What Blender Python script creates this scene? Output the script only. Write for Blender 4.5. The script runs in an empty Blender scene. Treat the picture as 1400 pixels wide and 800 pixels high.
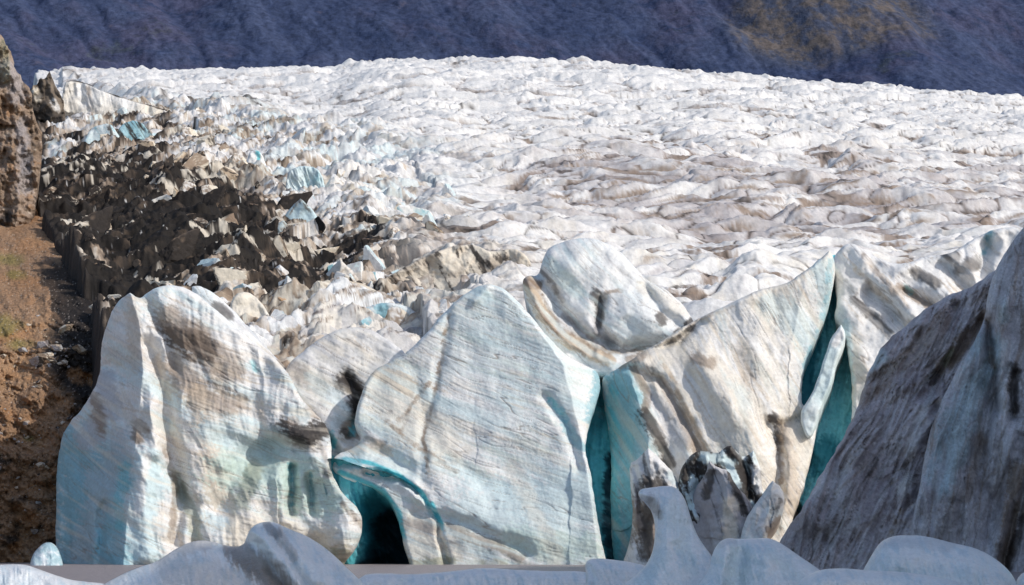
import bpy, math, random
import numpy as np

random.seed(4)
C = bpy.context.scene.collection
F, HOR, CZ = 2800.0, 744.0, 3.0        # focal length in photo pixels, horizon row, eye height (m)
f32 = np.float32

# ------------------------------------------------------------------ noise
_rng = np.random.RandomState(11)
_perm = _rng.permutation(256).astype(np.int32); _perm = np.concatenate([_perm, _perm, _perm])
_g = _rng.normal(size=(256, 3)); _g = (_g / np.linalg.norm(_g, axis=1, keepdims=True)).astype(f32)
_rv = _rng.rand(256, 6).astype(f32)

def noise3(x, y, z):
    x = np.asarray(x, f32); y = np.asarray(y, f32); z = np.asarray(z, f32)
    x, y, z = np.broadcast_arrays(x, y, z)
    xi = np.floor(x).astype(np.int32); yi = np.floor(y).astype(np.int32); zi = np.floor(z).astype(np.int32)
    xf = x - xi; yf = y - yi; zf = z - zi
    u = xf*xf*xf*(xf*(xf*6-15)+10); v = yf*yf*yf*(yf*(yf*6-15)+10); w = zf*zf*zf*(zf*(zf*6-15)+10)
    xi &= 255; yi &= 255; zi &= 255
    def corner(a, b, c):
        h = _perm[_perm[_perm[(xi+a) & 255]+((yi+b) & 255)]+((zi+c) & 255)]
        g = _g[h]
        return g[..., 0]*(xf-a)+g[..., 1]*(yf-b)+g[..., 2]*(zf-c)
    x00 = corner(0,0,0); x00 = x00+u*(corner(1,0,0)-x00)
    x10 = corner(0,1,0); x10 = x10+u*(corner(1,1,0)-x10)
    x01 = corner(0,0,1); x01 = x01+u*(corner(1,0,1)-x01)
    x11 = corner(0,1,1); x11 = x11+u*(corner(1,1,1)-x11)
    a = x00+v*(x10-x00); b = x01+v*(x11-x01)
    return (a+w*(b-a))*1.6           # about -1..1

def fbm(x, y, z=0.0, o=4, gain=.5):
    s = 0; a = 1; t = 0; k = 1.0
    for i in range(o):
        s = s + a*noise3(x*k+i*17.3, y*k+i*5.1, z*k+i*9.7); t += a; a *= gain; k *= 2.03
    return s/t*1.3

def sm(a, b, x):
    t = np.clip((x-a)/(b-a), 0, 1); return t*t*(3-2*t)

def cells(x, y, size, slope, seed=0, k=4):
    """sharp faceted peaks: height field (max of random pyramids), id noise"""
    x = x/size; y = y/size
    xi = np.floor(x).astype(np.int32); yi = np.floor(y).astype(np.int32)
    best = np.full(x.shape, -9., f32); idn = np.zeros(x.shape, f32)
    for dx in (-1, 0, 1):
        for dy in (-1, 0, 1):
            cx = xi+dx; cy = yi+dy
            h = _perm[_perm[(cx+seed) & 255]+(cy & 255)]
            r = _rv[h]
            px = x-(cx+.15+.7*r[..., 0]); py = y-(cy+.15+.7*r[..., 1])
            a0 = r[..., 2]*6.283
            m = np.full(x.shape, -9., f32)
            for j in range(k):
                a = a0+j*6.283/k+.5*r[..., 3]*((j % 2)*2-1)
                sl = slope*(.35+1.5*_rv[(h+j*37) & 255, 4])
                m = np.maximum(m, (np.cos(a)*px+np.sin(a)*py)*sl)
            hh = r[..., 5]-m
            s = hh > best
            best = np.where(s, hh, best); idn = np.where(s, _rv[(h+91) & 255, 3], idn)
    return best, idn

# ------------------------------------------------------------------ colours (linear albedo)
COL = dict(white=(.80,.79,.775), snow=(.86,.85,.83), cream=(.76,.69,.58), tan=(.55,.43,.31), grey=(.50,.50,.52), mauve=(.40,.37,.38),
           brown=(.25,.18,.13), dark=(.038,.032,.029), black=(.02,.018,.018), pale=(.60,.73,.75), blue=(.27,.50,.57), teal=(.13,.56,.62),
           deep=(.03,.24,.31), abyss=(.006,.03,.045), olive=(.30,.30,.20), orange=(.40,.20,.09), green=(.20,.20,.05), mint=(.55,.68,.62))
COL = {k: np.array(v, f32) for k, v in COL.items()}
def mix(col, c, w):
    c = COL[c] if isinstance(c, str) else np.asarray(c, f32)
    w = np.clip(w, 0, 1)[..., None]
    return (np.sqrt(col)*(1-w)+np.sqrt(c)*w)**2

# ------------------------------------------------------------------ materials
def material(name, rough=.6, spec=.25, bumps=((1.2, .12), (.25, .04)), fine=.10, attr=True, base=(.5,.5,.5), stretch=None, sss=0):
    m = bpy.data.materials.new(name); m.use_nodes = True
    nt = m.node_tree; N = nt.nodes; L = nt.links
    b = N['Principled BSDF']; b.inputs['Roughness'].default_value = rough; b.inputs['Specular IOR Level'].default_value = spec
    if sss:
        b.inputs['Subsurface Weight'].default_value = sss; b.inputs['Subsurface Radius'].default_value = (.3, .7, .9); b.inputs['Subsurface Scale'].default_value = 1.0
    geo = N.new('ShaderNodeNewGeometry')
    src = geo.outputs['Position']
    if stretch:
        mp = N.new('ShaderNodeMapping'); mp.inputs['Scale'].default_value = stretch[0]; mp.inputs['Rotation'].default_value = stretch[1]
        L.new(src, mp.inputs['Vector']); src = mp.outputs['Vector']
    last = None
    for size, dist in bumps:
        n = N.new('ShaderNodeTexNoise'); n.inputs['Scale'].default_value = 1/size; n.inputs['Detail'].default_value = 5; n.inputs['Roughness'].default_value = .62
        L.new(src, n.inputs['Vector'])
        bp = N.new('ShaderNodeBump'); bp.inputs['Distance'].default_value = dist*3; bp.inputs['Strength'].default_value = .8
        L.new(n.outputs['Fac'], bp.inputs['Height'])
        if last: L.new(last.outputs['Normal'], bp.inputs['Normal'])
        last = bp
    if last: L.new(last.outputs['Normal'], b.inputs['Normal'])
    n = N.new('ShaderNodeTexNoise'); n.inputs['Scale'].default_value = 1/(bumps[-1][0]*1.5 if bumps else 1); n.inputs['Detail'].default_value = 6; n.inputs['Roughness'].default_value = .7
    L.new(src, n.inputs['Vector'])
    mr = N.new('ShaderNodeMapRange'); mr.inputs['From Min'].default_value = .3; mr.inputs['From Max'].default_value = .7
    mr.inputs['To Min'].default_value = 1-fine*1.5; mr.inputs['To Max'].default_value = 1+fine
    L.new(n.outputs['Fac'], mr.inputs['Value'])
    mx = N.new('ShaderNodeVectorMath'); mx.operation = 'SCALE'
    if attr:
        a = N.new('ShaderNodeAttribute'); a.attribute_name = 'Col'; L.new(a.outputs['Color'], mx.inputs[0])
    else:
        mx.inputs[0].default_value = base
    L.new(mr.outputs['Result'], mx.inputs['Scale']); L.new(mx.outputs['Vector'], b.inputs['Base Color'])
    return m

M_ice = material('glacier_ice', .6, .25, ((1.6, .03), (.35, .016)), .10)
M_field = material('weathered_ice_surface', .75, .15, ((3.0, .10), (.9, .06)), .14)
M_shade = material('furrowed_dirty_ice', .6, .25, ((1.2, .10), (.3, .05)), .22)
M_berg = material('smooth_melting_ice', .28, .7, ((.9, .05), (.12, .022)), .09, sss=.0)
M_rock = material('rock', .9, .1, ((2.5, .35), (.6, .15)), .30)
M_mount = material('haze_tinted_mountain_rock', .95, .05, ((30, 2.0), (8, .8)), .3)

# ------------------------------------------------------------------ mesh helpers
def make_obj(name, V, faces, col, mat, smooth=True, base=None, parent=None):
    V = np.asarray(V, f32)
    if base is None: base = (0, 0, 0)
    V = V-np.array(base, f32)
    me = bpy.data.meshes.new(name)
    faces = np.asarray(faces, np.int32); nf, k = faces.shape
    me.vertices.add(len(V)); me.vertices.foreach_set('co', V.ravel())
    me.loops.add(nf*k); me.loops.foreach_set('vertex_index', faces.ravel())
    me.polygons.add(nf); me.polygons.foreach_set('loop_start', np.arange(0, nf*k, k, dtype=np.int32))
    me.polygons.foreach_set('use_smooth', np.full(nf, smooth))
    if col is not None:
        at = me.color_attributes.new('Col', 'FLOAT_COLOR', 'POINT')
        c4 = np.ones((len(V), 4), f32); c4[:, :3] = np.clip(col, .004, .92); at.data.foreach_set('color', c4.ravel())
    me.update(calc_edges=True); me.materials.append(mat)
    o = bpy.data.objects.new(name, me); C.objects.link(o); o.location = base
    if parent: o.parent = parent
    return o

def tag(o, label, cat, group=None):
    o['label'] = label; o['category'] = cat
    if group: o['group'] = group
    return o
def struct(o): o['kind'] = 'structure'; return o

def grid_faces(nr, nc):
    i = np.arange(nr*nc).reshape(nr, nc)
    return np.stack([i[:-1, :-1], i[1:, :-1], i[1:, 1:], i[:-1, 1:]], -1).reshape(-1, 4)

def place(px, py, Y):
    return np.stack([(px-700)/F*Y, Y, CZ+(HOR-py)/F*Y], -1)

def seg_dist(px, py, pts, closed=False):
    pts = np.asarray(pts, f32)
    if len(pts) == 1: return np.hypot(px-pts[0, 0], py-pts[0, 1]), None, None
    P = np.vstack([pts, pts[:1]]) if closed else pts
    bd = np.full(px.shape, 1e9, f32); bx = np.zeros(px.shape, f32); by = np.zeros(px.shape, f32)
    for a, b in zip(P[:-1], P[1:]):
        d = b-a; L2 = max(float(d@d), 1e-6)
        t = np.clip(((px-a[0])*d[0]+(py-a[1])*d[1])/L2, 0, 1)
        qx = a[0]+t*d[0]; qy = a[1]+t*d[1]; dd = np.hypot(px-qx, py-qy)
        s = dd < bd; bd = np.where(s, dd, bd); bx = np.where(s, qx, bx); by = np.where(s, qy, by)
    return bd, bx, by

def inside(px, py, pts):
    r = np.zeros(px.shape, bool); n = len(pts)
    for i in range(n):
        x1, y1 = pts[i]; x2, y2 = pts[(i+1) % n]
        if y1 == y2: continue
        c = ((y1 > py) != (y2 > py)) & (px < (x2-x1)*(py-y1)/(y2-y1)+x1)
        r ^= c
    return r

def smooth_poly(pts, it=2):
    """Chaikin corner rounding; a point given as (x, y, 1) stays sharp"""
    P = [(p[0], p[1], (p[2] if len(p) > 2 else 0)) for p in pts]
    for _ in range(it):
        Q = []
        n = len(P)
        for i in range(n):
            a = P[i]; b = P[(i+1) % n]
            if a[2]: Q.append(a)
            fa = .06 if a[2] else .25; fb = .94 if b[2] else .75
            Q.append((a[0]+(b[0]-a[0])*fa, a[1]+(b[1]-a[1])*fa, 0)); Q.append((a[0]+(b[0]-a[0])*fb, a[1]+(b[1]-a[1])*fb, 0))
        P = Q
    return P

def jagged(pts, amp, seed, step=3.0):
    out = []
    n = len(pts)
    for i in range(n):
        a = np.array(pts[i][:2], float); b = np.array(pts[(i+1) % n][:2], float); L = np.hypot(*(b-a)); k = max(1, int(L/step))
        for j in range(k): out.append(a+(b-a)*j/k)
    P = np.array(out)
    nx = fbm(P[:, 0]/22, P[:, 1]/22, seed+.3, 4, .6); ny = fbm(P[:, 0]/22+40, P[:, 1]/22, seed+.7, 4, .6)
    P[:, 0] += nx*amp; P[:, 1] += ny*amp
    return P

def anis(px, py, ang, ll, ww, seed, o=4, warp=0.):
    a = math.radians(ang); u = px*math.cos(a)+py*math.sin(a); v = -px*math.sin(a)+py*math.cos(a)
    if warp: v = v+warp*fbm(u/140, v/140, seed+3.3, 2)
    return fbm(u/ll, v/ww, seed, o)

def strata_lines(px, py, ang, spacing, seed, warp=14., bend=0., cx=0, cy=0):
    """thin irregular bands following the layering; returns (lines 0..1, height)"""
    a = math.radians(ang); dx = px-cx; dy = py-cy
    u = dx*math.cos(a)+dy*math.sin(a); v = -dx*math.sin(a)+dy*math.cos(a)+bend*u*u/1000
    v = v+warp*fbm(u/130, v/130, seed, 3)
    n1 = fbm(u/160, v/spacing, seed+5, 3, .6); n2 = fbm(u/110, v/(spacing*.33), seed+8, 2)
    ln = (1-sm(0.0, .035, np.abs(n1)))*sm(-.3, .3, fbm(u/60, v/25, seed+2, 2))
    ln2 = (1-sm(0.0, .08, np.abs(n2)))*.75*sm(-.2, .4, fbm(u/50, v/20, seed+12, 2))
    n3 = fbm(u/260, v/(spacing*3.2), seed+15, 4, .45); ln3 = (1-sm(.0, .022, np.abs(n3)))*sm(-.45, .1, fbm(u/90, v/40, seed+16, 3))
    return np.maximum(np.maximum(ln*.8, ln2*.55), ln3), n1, n2

def relief(name, label, cat, poly, Y0, step=1.5, lean=.3, folds=(), strokes=(), edge=(14, 3.), thick=25., jag=1.6, big=(60, 1.6), mid=(18, .45),
           fine=.10, flute=None, strata=None, paint=(), streaks=(), base='white', base2='grey', b2=.35, mat=None, group=None, rnd=2, closed=False, seed=1, facets=None, yb=775):
    seed = seed*3.17
    k = Y0/F                                             # metres per photo pixel there
    P = jagged(smooth_poly(poly, rnd), jag, seed)
    x0, y0 = P.min(0)-2*step; x1, y1 = P.max(0)+2*step
    xs = np.arange(x0, x1, step); ys = np.arange(y0, y1, step)
    PX, PY = np.meshgrid(xs, ys); PX = PX.astype(f32); PY = PY.astype(f32)
    ins = inside(PX, PY, P)
    d, bx, by = seg_dist(PX, PY, P, True)
    cell = ins[:-1, :-1] | ins[1:, :-1] | ins[:-1, 1:] | ins[1:, 1:]
    use = np.zeros(ins.shape, bool)
    use[:-1, :-1] |= cell; use[1:, :-1] |= cell; use[:-1, 1:] |= cell; use[1:, 1:] |= cell
    out = use & ~ins
    PX = np.where(out, bx, PX); PY = np.where(out, by, PY); d = np.where(out, 0, d)
    fc = grid_faces(*ins.shape)[cell.ravel()]
    idx = np.cumsum(use.ravel())-1
    fc = idx[fc]
    px = PX[use]; py = PY[use]; dd = d[use]; bnd = out[use]
    D = lean*(yb-py)*k
    for pts, sl, sr in folds:
        pts = sorted(pts, key=lambda p: p[1])
        rx = np.interp(py, [p[1] for p in pts], [p[0] for p in pts]).astype(f32)
        q = px-rx
        q = q+3*fbm(px/30, py/30, seed+1.7, 3)
        D = D+np.where(q < 0, -q*sl, q*sr)*k
    for pts, w, amp in strokes:
        s, _, _ = seg_dist(px+5*fbm(px/26, py/26, seed+9, 3), py+5*fbm(px/26+9, py/26, seed+4, 3), pts)
        D = D+amp*np.exp(-(s/w)**2)
    D = D+edge[1]*(1-np.sqrt(np.clip(1-(1-np.minimum(dd/edge[0], 1))**2, 0, 1)))
    D = D+big[1]*fbm(px/big[0], py/big[0], seed, 3)
    D = D+mid[1]*(.5 if not closed else 1)*fbm(px/mid[0], py/mid[0], seed+2, 4, .55)
    if facets:
        h, _ = cells(px+6*fbm(px/40, py/40, seed), py*facets[2]+6*fbm(px/40, py/40, seed+1), facets[0], 1.0, int(seed)); D = D-h*facets[1]
    if flute:
        ang, ll, ww, amp = flute; fl = anis(px, py, ang, ll, ww, seed+6, 3, 20)
        D = D+amp*np.abs(fl)*2
    lines = 0
    if strata:
        lines, s1, s2 = strata_lines(px, py, *strata[:2], seed, *strata[3:])
        D = D+strata[2]*.5*(s1+.4*s2)+strata[2]*.6*lines
    D = D+.6*fine*fbm(px/5, py/5, seed+5, 3, .6)
    # ---- colour
    n = len(px); col = np.tile(COL[base] if isinstance(base, str) else np.array(base, f32), (n, 1)).astype(f32)
    nA = fbm(px/70, py/70, seed+20, 5, .55); nB = fbm(px/16, py/16, seed+21, 4, .6); nC = fbm(px/4, py/4, seed+22, 3, .6)
    nS = anis(px, py, strata[0] if strata else (flute[0] if flute else 70), 34, 5, seed+23, 4, 6)
    col = mix(col, base2, b2*sm(-.3, .6, nA)+.15*sm(0, .8, nB))
    for ang, ll, ww, c, s, thr in streaks:
        a = anis(px, py, ang, ll, ww, seed+ang*.1+ll*.01+ww, 5, 15)
        col = mix(col, c, s*sm(thr, thr+.35, a+.25*nC))
    nE = fbm(px/50, py/50, seed+30, 4)
    for c, pts, w, s in paint:
        wd = max(w*.9, 3.) if s > 1 else max(w*.9, 8.)
        q, _, _ = seg_dist(px+wd*.6*nA+wd*.35*nB+wd*.2*nC, py+wd*.5*nE+wd*.35*nB, pts)
        if s <= 1:
            f = 1-q/(w*1.15)
            wt = .35*sm(-.05, .7, f)+.65*sm(.1, .5, f+.6*nS+.35*nC)
            wt = wt*sm(-.6, .0, f)
            if w < 7: wt = wt*(.35+.65*sm(-.25, .2, nB+.5*nE))
        else: wt = 1-sm(w*.35, w*1.05, q)
        col = mix(col, c, min(s, 1)*wt)
    if strata:
        lc = np.array((.30, .255, .22), f32)
        col = mix(col, lc, .8*lines*(.35+.65*sm(-.4, .5, nA)))
        col = mix(col, base2, .5*sm(0, .5, s1)); col = mix(col, 'grey', .28*sm(.1, .5, s2)*sm(-.2, .4, nA))
    col = col*(1+.06*nC[:, None])*(1+.05*nB[:, None])
    Y = Y0+D
    V = place(px, py, Y)
    # ---- body behind the face
    if closed:
        t = thick*np.sqrt(np.clip(1-(1-np.minimum(dd/(edge[0]*2.5), 1))**2, 0, 1))
        Vb = place(px, py, Y+t*(~bnd)); Vb[:, 2] -= 0
        i2 = np.arange(n)+n; i2[bnd] = np.arange(n)[bnd]
        V = np.vstack([V, Vb]); col = np.vstack([col, col]); fc = np.vstack([fc, i2[fc[:, ::-1]]])
    else:                                               # extrude the rim straight back into the glacier
        e = np.concatenate([fc[:, [0, 1]], fc[:, [1, 2]], fc[:, [2, 3]], fc[:, [3, 0]]])
        key = np.sort(e, 1); kk = key[:, 0].astype(np.int64)*n+key[:, 1]
        _, inv, cnt = np.unique(kk, return_inverse=True, return_counts=True)
        e = e[cnt[inv] == 1]
        rv = np.unique(e); m = np.full(n, -1); m[rv] = np.arange(len(rv))
        cx = V[:, 0].mean(); prev = None; layers = [(.25, .02), (1., .12)]
        allV = [V]; allC = [col]; off = n
        src = rv; prevmap = np.arange(n)
        for tt, shrink in layers:
            W = V[rv].copy(); W[:, 0] *= (W[:, 1]+thick*tt)/W[:, 1]; W[:, 1] += thick*tt; W[:, 0] += (cx-W[:, 0])*shrink*.6; W[:, 2] -= abs(thick)*tt*.1+.4*(tt)
            newmap = np.full(n, -1); newmap[rv] = off+np.arange(len(rv))
            fc = np.vstack([fc, np.stack([e[:, 1] if prev is None else prev[e[:, 1]], e[:, 0] if prev is None else prev[e[:, 0]], newmap[e[:, 0]], newmap[e[:, 1]]], 1)])
            allV.append(W); allC.append(col[rv]); off += len(rv); prev = newmap
        V = np.vstack(allV); col = np.vstack(allC)
    b = (float(V[:, 0].mean()), float(Y0), 0.0)
    o = make_obj(name, V, fc, col, mat or M_ice, True, b)
    if label: tag(o, label, cat, group)
    return o

# ================================================================== SETTING
# ---- water
def water():
    ys = np.concatenate([[-60, 0, 40], np.linspace(60, 460, 30), [900]]); xs = np.array([-900, -200, -60, 0, 60, 200, 900.])
    X, Y = np.meshgrid(xs, ys); V = np.stack([X, Y, 0*X], -1).reshape(-1, 3)
    m = bpy.data.materials.new('silty_water'); m.use_nodes = True; nt = m.node_tree; N = nt.nodes; L = nt.links
    b = N['Principled BSDF']; b.inputs['Base Color'].default_value = (.40, .34, .33, 1); b.inputs['Roughness'].default_value = .35
    geo = N.new('ShaderNodeNewGeometry'); mp = N.new('ShaderNodeMapping'); mp.inputs['Scale'].default_value = (.6, 1.3, 1)
    n = N.new('ShaderNodeTexNoise'); n.inputs['Scale'].default_value = 1.6; n.inputs['Detail'].default_value = 6
    bp = N.new('ShaderNodeBump'); bp.inputs['Distance'].default_value = 1.2; bp.inputs['Strength'].default_value = 1
    L.new(geo.outputs['Position'], mp.inputs['Vector']); L.new(mp.outputs['Vector'], n.inputs['Vector']); L.new(n.outputs['Fac'], bp.inputs['Height']); L.new(bp.outputs['Normal'], b.inputs['Normal'])
    struct(make_obj('water', V, grid_faces(len(ys), len(xs)), None, m))
water()

# ---- glacier surface
SKX = [-80, 40, 70, 100, 150, 200, 300, 400, 450, 520, 580, 660, 740, 800, 860, 930, 1000, 1060, 1120, 1200, 1280, 1340, 1400, 1500]
SKY = [106, 106, 108, 106, 103, 98, 93, 96, 99, 90, 86, 87, 85, 89, 93, 98, 102, 107, 111, 117, 127, 134, 139, 146]
YN, YC, PN = 335., 1400., 505.
def glacier():
    step = 1.5; px = np.arange(-60, 1490, step).astype(f32)
    t = np.concatenate([np.linspace(-.16, 0, 40)[:-1], np.linspace(0, 1, 1050), 1+np.linspace(0, .16, 26)[1:]]).astype(f32)  # 0 near, 1 crest
    T, PX = np.meshgrid(t, px, indexing='ij')
    Ps = np.interp(PX, SKX, SKY).astype(f32)
    P = PN+(Ps+3.5-PN)*np.minimum(T, 1)
    g = 1-np.minimum(T, 1)
    Y = 1/(1/YC+np.minimum(g, 1)*(1/YN-1/YC)); Y = Y+np.maximum(g-1, 0)*12
    Yb = Y+np.maximum(T-1, 0)*3500
    Z = CZ+(HOR-P)/F*Y-np.maximum(T-1, 0)*3500*.02+0
    Yc = Yb; X = (PX-700)/F*Yc
    # masks in the glacier's own layout
    nz = fbm(X/60, Yc/90, 3.3, 3)
    ser = (1-sm(470, 700, PX+60*nz-(P-200)*.15))*sm(108, 150, P+10*nz-.12*np.maximum(230-PX, 0)*0)*(1-.0*P)
    ser = np.maximum(ser*(sm(118, 165, P-(1-sm(120, 450, PX))*0+8*nz-np.where(PX > 230, (PX-230)*.17, 0))), 0)
    lowband = sm(330, 400, P+20*nz)*(1-sm(640, 760, PX))
    ser = np.maximum(ser, lowband*.8)
    near = sm(-.02, .07, T)
    # rounded hummocks with sharp hollows
    wx = X+9*fbm(X/45, Yc/45, 1.1, 3); wy = Yc+9*fbm(X/45, Yc/45, 7.1, 3)
    ca, sa = math.cos(.35), math.sin(.35); U = wx*ca+wy*sa; W = -wx*sa+wy*ca
    b1 = np.abs(noise3(U/34, W/13, .5)); b2 = np.abs(noise3(U/11, W/5, 4.5)); b3 = fbm(U/4.5, W/3, 8.5, 3, .5)
    hum = 6.5*np.minimum(b1, .6)+2.4*np.minimum(b2, .55)+.8*b3+8*fbm(X/110, Yc/130, 2.2, 2)
    c1, id1 = cells(X+5*fbm(X/16, Yc/16, 5, 3)+.3*Yc, (Yc+5*fbm(X/16, Yc/16, 6, 3))*.8, 23, .75, 3, 3)
    c2, id2 = cells(X+1.5*fbm(X/6, Yc/6, 15, 3)-.4*Yc, Yc*.8+1.5*fbm(X/6, Yc/6, 16, 3), 9, .75, 9, 3)
    c3, id3 = cells(X+.8*fbm(X/3, Yc/3, 25, 2)+.35*Yc, Yc*.8, 2.4, .8, 21)
    rd = 1-np.abs(fbm(U/15+.3*id1, W/8, 3.7, 4, .55))*2.2
    sh = 12.5*c1+4.6*c2+1.1*c3+3.5*rd+.5*fbm(X/1.5, Yc/2., 2., 3)-6.5
    amp_far = 1.0; hum = hum-1.5*np.minimum(b1, .6)-1.6+2.8*(1-2.2*np.abs(fbm(U/38+.4*b1, W/13, 60., 3, .42)))+1.4*noise3(U/60, W/7, 62.)
    disp = (hum*(1-ser)+sh*ser)*near*amp_far
    disp = disp-np.where(T < .12, (1-sm(.0, .12, T))*2, 0)
    # shear fin on the upper left
    fx = [60, 100, 160, 230, 330, 450]; fy = [112, 113, 128, 145, 162, 178]
    fp = np.interp(PX, fx, fy)
    fin = np.exp(-((P-fp-4)/5.)**2)*(PX > 85)*(1-sm(330, 450, PX))*4.5
    disp = disp+fin
    Z = Z+disp
    # left margin: the ice ends against the hillside
    ex = np.interp(P, [100, 230, 300, 330, 365, 400, 440, 480, 540], [48, 52, 46, 60, 85, 108, 128, 140, 150])+7*fbm(P/18, Yc/30, 2.2, 3)
    Z = Z-np.clip((ex-PX)*Yc/F, 0, 12)*8
    Z = np.where(T < 0, np.maximum(Z*np.clip(1+T*9, 0, 1), -4), Z)
    Z = np.maximum(Z, -6)
    # ---- colour
    n1 = fbm(X/22, Yc/26, 31, 5, .6); n2 = fbm(X/5, Yc/7, 32, 4, .6); n3 = fbm(X/1.2, Yc/2, 33, 3, .6)
    st = fbm(U/34, W/5, 34, 5, .6)
    holl = 1-sm(.0, .22, b1)+.6*(1-sm(0, .16, b2))
    shape = X.shape
    col = np.tile(np.array((.80, .785, .765), f32), shape+(1,)).astype(f32)
    col = mix(col, 'white', sm(-.2, .5, n1))
    col = mix(col, 'cream', .5*sm(-.1, .6, n2+.5*n1)*sm(110, 260, P)); col = mix(col, 'grey', .4*sm(.0, .5, fbm(U/50, W/7, 37, 5, .6)))
    col = mix(col, 'mauve', .42*sm(-.1, .6, st+.25*n3)*sm(150, 260, P))
    dz = sm(205, 250, P+14*nz)*(1-sm(320, 350, P))*sm(640, 800, PX)      # dust band on the right
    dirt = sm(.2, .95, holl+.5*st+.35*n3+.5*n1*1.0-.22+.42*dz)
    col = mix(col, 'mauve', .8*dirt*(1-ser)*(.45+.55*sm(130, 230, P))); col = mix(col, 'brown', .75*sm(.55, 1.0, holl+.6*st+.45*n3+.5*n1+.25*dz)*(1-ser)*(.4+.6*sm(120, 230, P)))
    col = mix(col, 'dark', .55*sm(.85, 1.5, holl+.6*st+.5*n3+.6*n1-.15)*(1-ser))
    col = mix(col, 'mauve', .7*dz*sm(-.4, .3, n1+.3*n2)); col = mix(col, 'brown', .75*sm(.25, .6, fbm(U/20, W/3, 39, 5, .6)+.3*dz-.1)*sm(130, 200, P)*(1-ser)); fs = fbm(U/16, W/2.2, 38, 4, .6); col = mix(col, 'mauve', .55*sm(.18, .5, fs+.2*n1)*sm(110, 190, P))
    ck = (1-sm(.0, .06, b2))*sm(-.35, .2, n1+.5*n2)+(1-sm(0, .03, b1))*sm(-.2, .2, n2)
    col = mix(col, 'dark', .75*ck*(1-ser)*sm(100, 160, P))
    # serac zone colours: faces differ
    pale = mix(np.tile(COL['white'], shape+(1,)).astype(f32), 'pale', sm(.5, .8, id2)*.7)
    pale = mix(pale, 'cream', sm(.0, .4, .4-id2)*.7*sm(200, 350, P))
    pale = mix(pale, 'blue', sm(.84, .88, .5*id1+.5*id3)*.6); pale = mix(pale, 'grey', .5*sm(.55, .6, id3)); pale = mix(pale, 'tan', .6*sm(.80, .84, id3)*sm(.3, .5, id1))
    D1 = np.exp(-np.maximum(((PX-140)/125)**2+((P-350)/125)**2-.25, 0)*1.1)+.8*np.exp(-(((PX-310)/130)**2+((P-355)/85)**2))+.62*np.exp(-(((PX-590)/190)**2+((P-350+.08*(PX-590))/34)**2))+.55*np.exp(-(((PX-430)/150)**2+((P-420)/60)**2))+.30*np.exp(-(((PX-230)/190)**2+((P-210)/60)**2))
    D1 = np.maximum(D1, .95*(1-sm(95, 190, PX))*sm(190, 260, P)); D1 = np.maximum(D1, .7*(1-sm(60, 80, PX))*sm(100, 130, P))
    q = D1*1.35+.45*n1+.32*n2+.35*(id1-.5)+.5*(id2-.5)+.55*(id3-.5)+.25*n3-.25*c1+.55*fbm(U/30, W/9, 71, 4, .6)
    lw = sm(340, 400, P); pale = mix(pale, 'tan', .45*lw*sm(.65, .73, id2+.15*n2)); pale = mix(pale, 'cream', .6*lw*sm(.35, .6, n1+.3*id3)); pale = mix(pale, 'brown', .8*lw*sm(.78, .82, .6*id1+.4*id3+.1*n2))
    vv = X*.45-Z*.9; uu = X*.9+Z*.45+.2*Yc
    sk = fbm(uu/9+.5*n2, vv/1.5, Yc/30+id2*3, 4, .6); sk2 = fbm(uu/4, vv/.8, 5.5+Yc/20, 3, .6)
    zone = np.maximum(sm(.0, .35, D1+.25*n1), .8*sm(300, 350, P))
    pale = mix(pale, 'brown', .85*zone*sm(.12, .32, sk+.2*n2)); pale = mix(pale, 'dark', .8*zone*sm(.30, .5, sk+.3*sk2)); pale = mix(pale, 'mauve', .5*sm(.1, .5, sk2)*sm(.1, .4, zone+.2))
    pale = mix(pale, 'tan', .55*sm(.12, .5, q)); pale = mix(pale, 'brown', .75*sm(.38, .62, q)); pale = mix(pale, np.array((.020, .017, .015), f32), .97*sm(.55, .80, q))
    pale = mix(pale, np.array((.12, .085, .06), f32), .7*sm(.6, .8, q)*sm(.1, .4, n2+.5*sk)); pale = mix(pale, np.array((.012, .011, .011), f32), .7*sm(.6, .8, q)*sm(.1, .4, -n2+.5*n3))
    pale = mix(pale, 'white', .85*sm(.6, .8, q)*sm(.50, .62, n3*.7+.6*sk2+.35*n2)); pale = mix(pale, 'cream', .85*sm(.6, .8, q)*sm(.80, .84, .5*id2+.5*id3+.1*n3))
    pale = mix(pale, 'brown', .8*sm(.0, .5, -.45*rd-.6*c2+.4*n2)); pale = mix(pale, 'dark', .8*sm(.25, .5, -c3+.5*n2+.2*D1))
    pale = mix(pale, 'dark', .6*sm(.15, .5, n2+.4*n3-.1)*sm(.2, .5, D1+.3*n1+.1))
    col = mix(col, pale, ser) if False else col*(1-ser[..., None])+pale*ser[..., None]
    col = mix(col, 'dark', .8*np.exp(-((P-fp-.5)/1.6)**2)*(PX > 85)*(1-sm(360, 480, PX))*sm(-.6, .2, n2))
    col = mix(col, 'dark', sm(-14, 4, ex-PX+5*n2)*sm(150, 230, P))
    col = col*(1+.08*n3[..., None])
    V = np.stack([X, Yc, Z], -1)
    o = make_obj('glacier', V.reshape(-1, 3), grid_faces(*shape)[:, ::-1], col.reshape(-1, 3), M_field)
    struct(o)
    return V, P, PX
GV, GP, GPX = glacier()
def ground_at(px, P):
    """point of the glacier surface below layout position (px, P)"""
    c = int((px+60)/1.5); Ps = np.interp(px, SKX, SKY); t = (PN-P)/(PN-Ps)
    r = int(39+t*1049); return GV[max(0, min(r, GV.shape[0]-1)), max(0, min(c, GV.shape[1]-1))]

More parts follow.
